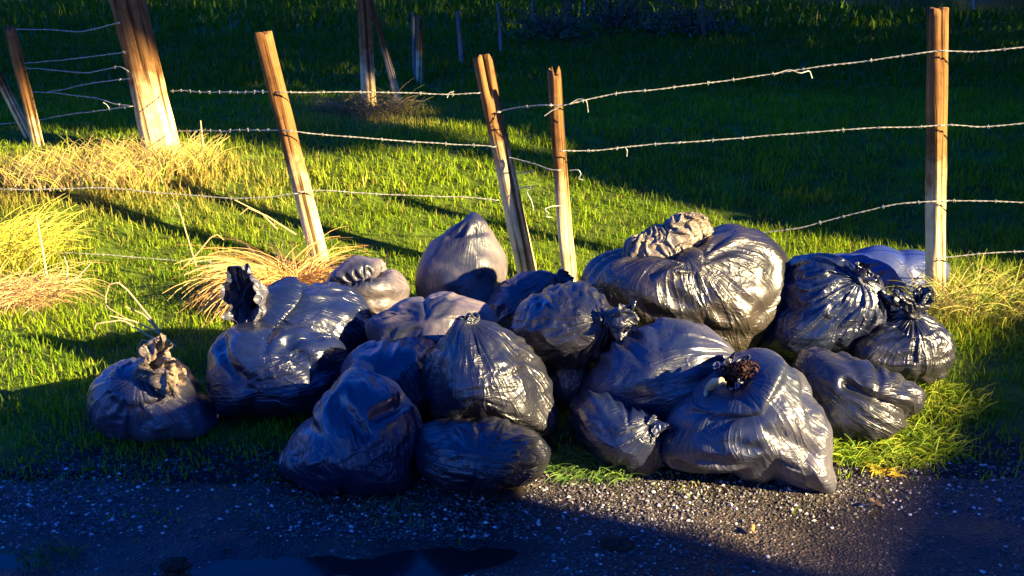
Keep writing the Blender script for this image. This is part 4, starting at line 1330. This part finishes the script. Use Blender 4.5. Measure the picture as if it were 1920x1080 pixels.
# ------------------------------------------------------------------ far scrub, saplings and woods
def sapling(label, base, top, Y, w, seed, mat=None):
    b = at(*base, Y); t = at(*top, Y)
    b[2] = H(b[0], b[1]) - .05
    mb = MB(); r_ = random.Random(seed)
    n = 12
    P = b + (t - b) * np.linspace(0, 1, n)[:, None]
    P[:, 0] += .03 * np.sin(np.linspace(0, 5, n) + seed)
    V, F = tube(P, np.linspace(w, w * .5, n) / 2, 6)
    o = mesh_np('sapling', V - b, F, mat or M_SAP); o.location = b
    for k in range(5):
        i = r_.randrange(4, n - 1)
        q = np.array([r_.uniform(-.4, .4), r_.uniform(-.2, .2), r_.uniform(.3, .7)])
        V, F = tube(np.array([P[i], P[i] + q * .5, P[i] + q + [0, 0, .1]]), np.array([w * .25, w * .18, w * .08]), 5)
        mb.add(V, F)
    mb.build('branches', mat or M_SAP, o)
    return tag(o, label, 'sapling', 'thin saplings in the dark scrub')


sapling('pale slanting sapling in the dark scrub at the top middle', (1130, 52), (1152, -70), 17, .045, 1)
sapling('thin pale sapling left of the slanting one in the scrub', (1097, 50), (1101, -70), 17.5, .03, 2)
sapling('dark thin tree stem at right of the scrub', (1322, 90), (1319, -120), 15, .07, 3, M_BARK)
sapling('thick dark stem at left of the scrub above the jagged post', (1066, 72), (1066, -60), 16, .09, 4, M_BARK)
sapling('dark stem in the middle of the scrub', (1186, 55), (1184, -120), 17, .07, 5, M_BARK)
sapling('slim stem at the top right corner beyond the pond edge', (1828, 22), (1824, -140), 22.5, .05, 6)


def bramble(label, px, py, Y, rx, rz, n, seed):
    b = at(px, py, Y); b[2] = H(b[0], b[1])
    r = np.random.default_rng(seed)
    p = r.normal(size=(n, 3)); p /= np.linalg.norm(p, axis=1)[:, None]
    p = p * r.uniform(.3, 1, (n, 1)) ** .5 * np.array([rx, rx * .7, rz]); p[:, 2] = np.abs(p[:, 2])
    a = r.normal(size=(n, 3)); a /= np.linalg.norm(a, axis=1)[:, None]
    c = np.cross(a, r.normal(size=(n, 3))); c /= np.linalg.norm(c, axis=1)[:, None]
    s = r.uniform(.02, .05, (n, 1))
    V = np.stack([p - a * s, p + c * s * .6, p + a * s, p - c * s * .6], 1).reshape(-1, 3)
    F = (np.arange(n)[:, None] * 4 + np.arange(4))
    C = np.repeat(np.array([.03, .06, .02]) * r.uniform(.5, 1.8, (n, 1)), 4, 0)
    o = mesh_np('bramble_bush', V, F, M_LEAF, None, False, C); o.location = b
    mb = MB()
    for k in range(40):
        az = r.uniform(0, 6.28); e = np.array([np.cos(az) * rx * r.uniform(.2, 1), np.sin(az) * rx * .5, rz * r.uniform(.6, 1.7)])
        V, F = tube(np.array([b, b + e * [.5, .5, .9], b + e]), np.array([.012, .008, .003]), 5); mb.add(V, F)
    mb.build('stems', M_BARK, o)
    return tag(o, label, 'bush', 'bramble bushes in the dark field')


bramble('low dark bramble bush at the foot of the pale saplings', 1150, 70, 16.2, 1.1, .38, 600, 1)
bramble('low dark bramble bush left of the scrub by the farthest post', 1030, 85, 15, .7, .3, 350, 2)
bramble('low dark bramble bush around the dark stem at right', 1300, 85, 15.4, .9, .34, 450, 3)


def tree(label, x, y, h, rad, nleaf, seed, lsize=.16, crown0=.12, group='trees', colr=(.045, .075, .022), trunk_r=.22):
    r = np.random.default_rng(seed)
    b = np.array([x, y, float(H(np.array([x]), np.array([y]))[0]) - .1])
    root = bpy.data.objects.new('broadleaf_tree', None); root.location = b; link(root)
    n = 14
    zz = np.linspace(0, h * .85, n)
    P = np.stack([.25 * np.sin(zz * .35 + seed), .25 * np.cos(zz * .3 + seed * 2) - .25 * math.cos(seed * 2), zz], -1) + b
    mb = MB()
    V, F = tube(P, np.linspace(trunk_r, .05, n), 10); mb.add(V, F)
    for k in range(22):
        i = r.integers(max(2, int(crown0 * n * 1.15)), n - 1); az = r.uniform(0, 6.28); ll = rad * r.uniform(.6, 1.0)
        q = np.array([math.cos(az) * ll, math.sin(az) * ll, ll * .35])
        V, F = tube(np.array([P[i], P[i] + q * .5 + [0, 0, -.05], P[i] + q]), np.array([.07, .045, .015]), 6); mb.add(V, F)
    mb.build('trunk', M_BARK, root)
    u = r.uniform(0, 1, nleaf); az = r.uniform(0, 6.28, nleaf)
    rp = np.clip(np.sin(np.pi * np.clip(u, 0, 1) ** .8) ** .45, .15, 1)
    cl = 1 + .28 * fbm(np.stack([np.cos(az) * 1.6, np.sin(az) * 1.6, u * 6], -1), seed, 2)
    rr = rad * rp * cl * r.uniform(.25, 1, nleaf) ** .5
    p = np.stack([rr * np.cos(az), rr * np.sin(az), h * (crown0 + (1 - crown0) * u)], -1) + b
    a = r.normal(size=(nleaf, 3)); a /= np.linalg.norm(a, axis=1)[:, None]
    c = np.cross(a, r.normal(size=(nleaf, 3))); c /= np.linalg.norm(c, axis=1)[:, None]
    s = lsize * r.uniform(.6, 1.3, (nleaf, 1))
    V = np.stack([p - a * s, p + c * s * .6, p + a * s, p - c * s * .6], 1).reshape(-1, 3)
    F = (np.arange(nleaf)[:, None] * 4 + np.arange(4))
    C = np.repeat(np.array(colr) * r.uniform(.6, 1.5, (nleaf, 1)), 4, 0)
    mesh_np('crown', V, F, M_LEAF, root, False, C)
    return tag(root, label, 'tree', group)


# woods beyond the pond; in the photograph only their feet and their dark reflection show
for k, (x, y) in enumerate([(2, 47), (6.5, 45), (11, 46), (15.5, 44), (20, 43), (24, 38)]):
    tree('dark tree in the woods beyond the pond, %s from the left' % ['first', 'second', 'third', 'fourth', 'fifth', 'sixth'][k], x, y, 11, 3.0, 3500, 400 + k, .22, .05, 'woods beyond the pond')

# ------------------------------------------------------------------ unseen shade casters added between the sun and the place (behind and right of the camera)
PU = np.array([-SUN_AZ[1], SUN_AZ[0]]); PU = PU if PU[1] > 0 else -PU   # across the sunlight
PS = -SUN_AZ                                                     # with the sunlight


def ut(u, t):
    return PU * u + PS * t


def add_shade_block(name, label, u0, u1, t0, t1, eave, ridge):  # gabled blocks added out of view to shape the sunlight
    root = bpy.data.objects.new(name, None)
    c = ut((u0 + u1) / 2, (t0 + t1) / 2)
    root.location = (c[0], c[1], 0); link(root)
    um = [(u0, t0), (u1, t0), (u1, t1), (u0, t1)]
    V = [np.append(ut(*q), -.2) for q in um] + [np.append(ut(*q), eave) for q in um]
    tm = (t0 + t1) / 2
    V += [np.append(ut(u0, tm), ridge - .06), np.append(ut(u1, tm), ridge - .06)]
    mb = MB()
    mb.add(np.array(V), np.array([(0, 1, 5, 4), (2, 3, 7, 6)])); 
    mb.add(np.array(V), np.array([(1, 2, 6, 9, 5), (3, 0, 4, 8, 7)]))
    mb.build('wall', M_RENDER, root, False)
    o = .25
    for (ta, sgn) in ((t0 - o, -1), (t1 + o, 1)):
        sl = (ridge - eave) / (tm - t0)
        ze = eave - sl * o
        A = [np.append(ut(u0 - .02, ta), ze), np.append(ut(u1 + .02, ta), ze), np.append(ut(u1 + .02, tm), ridge), np.append(ut(u0 - .02, tm), ridge)]
        Bq = [a + np.array([0, 0, .1]) for a in A]
        mesh_np('roof_slope', np.array(A + Bq), np.array([(0, 1, 2, 3), (7, 6, 5, 4), (0, 4, 5, 1), (1, 5, 6, 2), (2, 6, 7, 3), (3, 7, 4, 0)]), M_ROOF, root, False)
    return tag(root, label, 'unseen shade caster')


TE = math.tan(SUN_EL)
add_shade_block('shade_block_tall', 'unseen tall gabled block added to shade the left foreground', -9.0, 2.42, -12, -7, 5.6, 8.0)  # unseen block added to keep the left foreground in shade
add_shade_block('shade_block_narrow', 'unseen narrow block added to step the shadow edge', 2.2, 2.70, -10.6, -8.4, 4.3, 4.66)  # unseen block added to step the shadow edge over the left bags
add_shade_block('shade_block_low', 'unseen low gabled block added to shade the right foreground', 2.6, 12.0, -12.1, -6.9, 2.7, (9.5 + 0.46) * TE - 0.1)  # unseen block added; its ridge sets the shadow edge on the gravel
for k, (u, t) in enumerate([(9.9, -13.5), (12.4, -14.5), (14.6, -13.5), (18, -14.5), (21.5, -13.5), (25, -14.5), (28.5, -13.5), (32, -14), (35.5, -13.5), (39.2, -14), (43, -13.5), (47, -14), (51, -13.5)]):  # unseen row added to hold the far field in shade
    p = ut(u, t)
    tree('unseen tall dense tree added for shade at right, %s in the row' % ['nearest', 'second', 'third', 'fourth', 'fifth', 'sixth', 'seventh', 'eighth', 'ninth', 'tenth', 'eleventh', 'twelfth', 'farthest'][k], p[0], p[1], [17, 19, 20, 20, 20, 20, 19, 18, 18, 17, 16, 16, 16][k], 2.8, 8500, 500 + k, .24, .04, 'unseen trees added for shade', (.04, .06, .02), .28)
p = ut(6.3, -15.5)
tree('unseen tall tree with a high wide crown added to shade the field', p[0], p[1], 18, 3.6, 10000, 520, .24, .515, None, (.04, .06, .02), .2)  # unseen high crown added to stop sunlight on the upper field
p = ut(6.05, -13.5)
tree('unseen slim tree with a stout trunk and small crown shaped for shade', p[0], p[1], 12.5, 1.0, 3500, 521, .2, .585, None, (.04, .06, .02), .42)  # unseen; trunk casts the dark grass band, crown added to shade behind it
p = ut(8.3, -11.8)
tree('unseen shorter bushy tree added to shade the right of the field', p[0], p[1], 7.3, 2.45, 8500, 540, .2, .05, None, (.04, .06, .02), .2)  # unseen tree added to trim the sunlight right of the posts
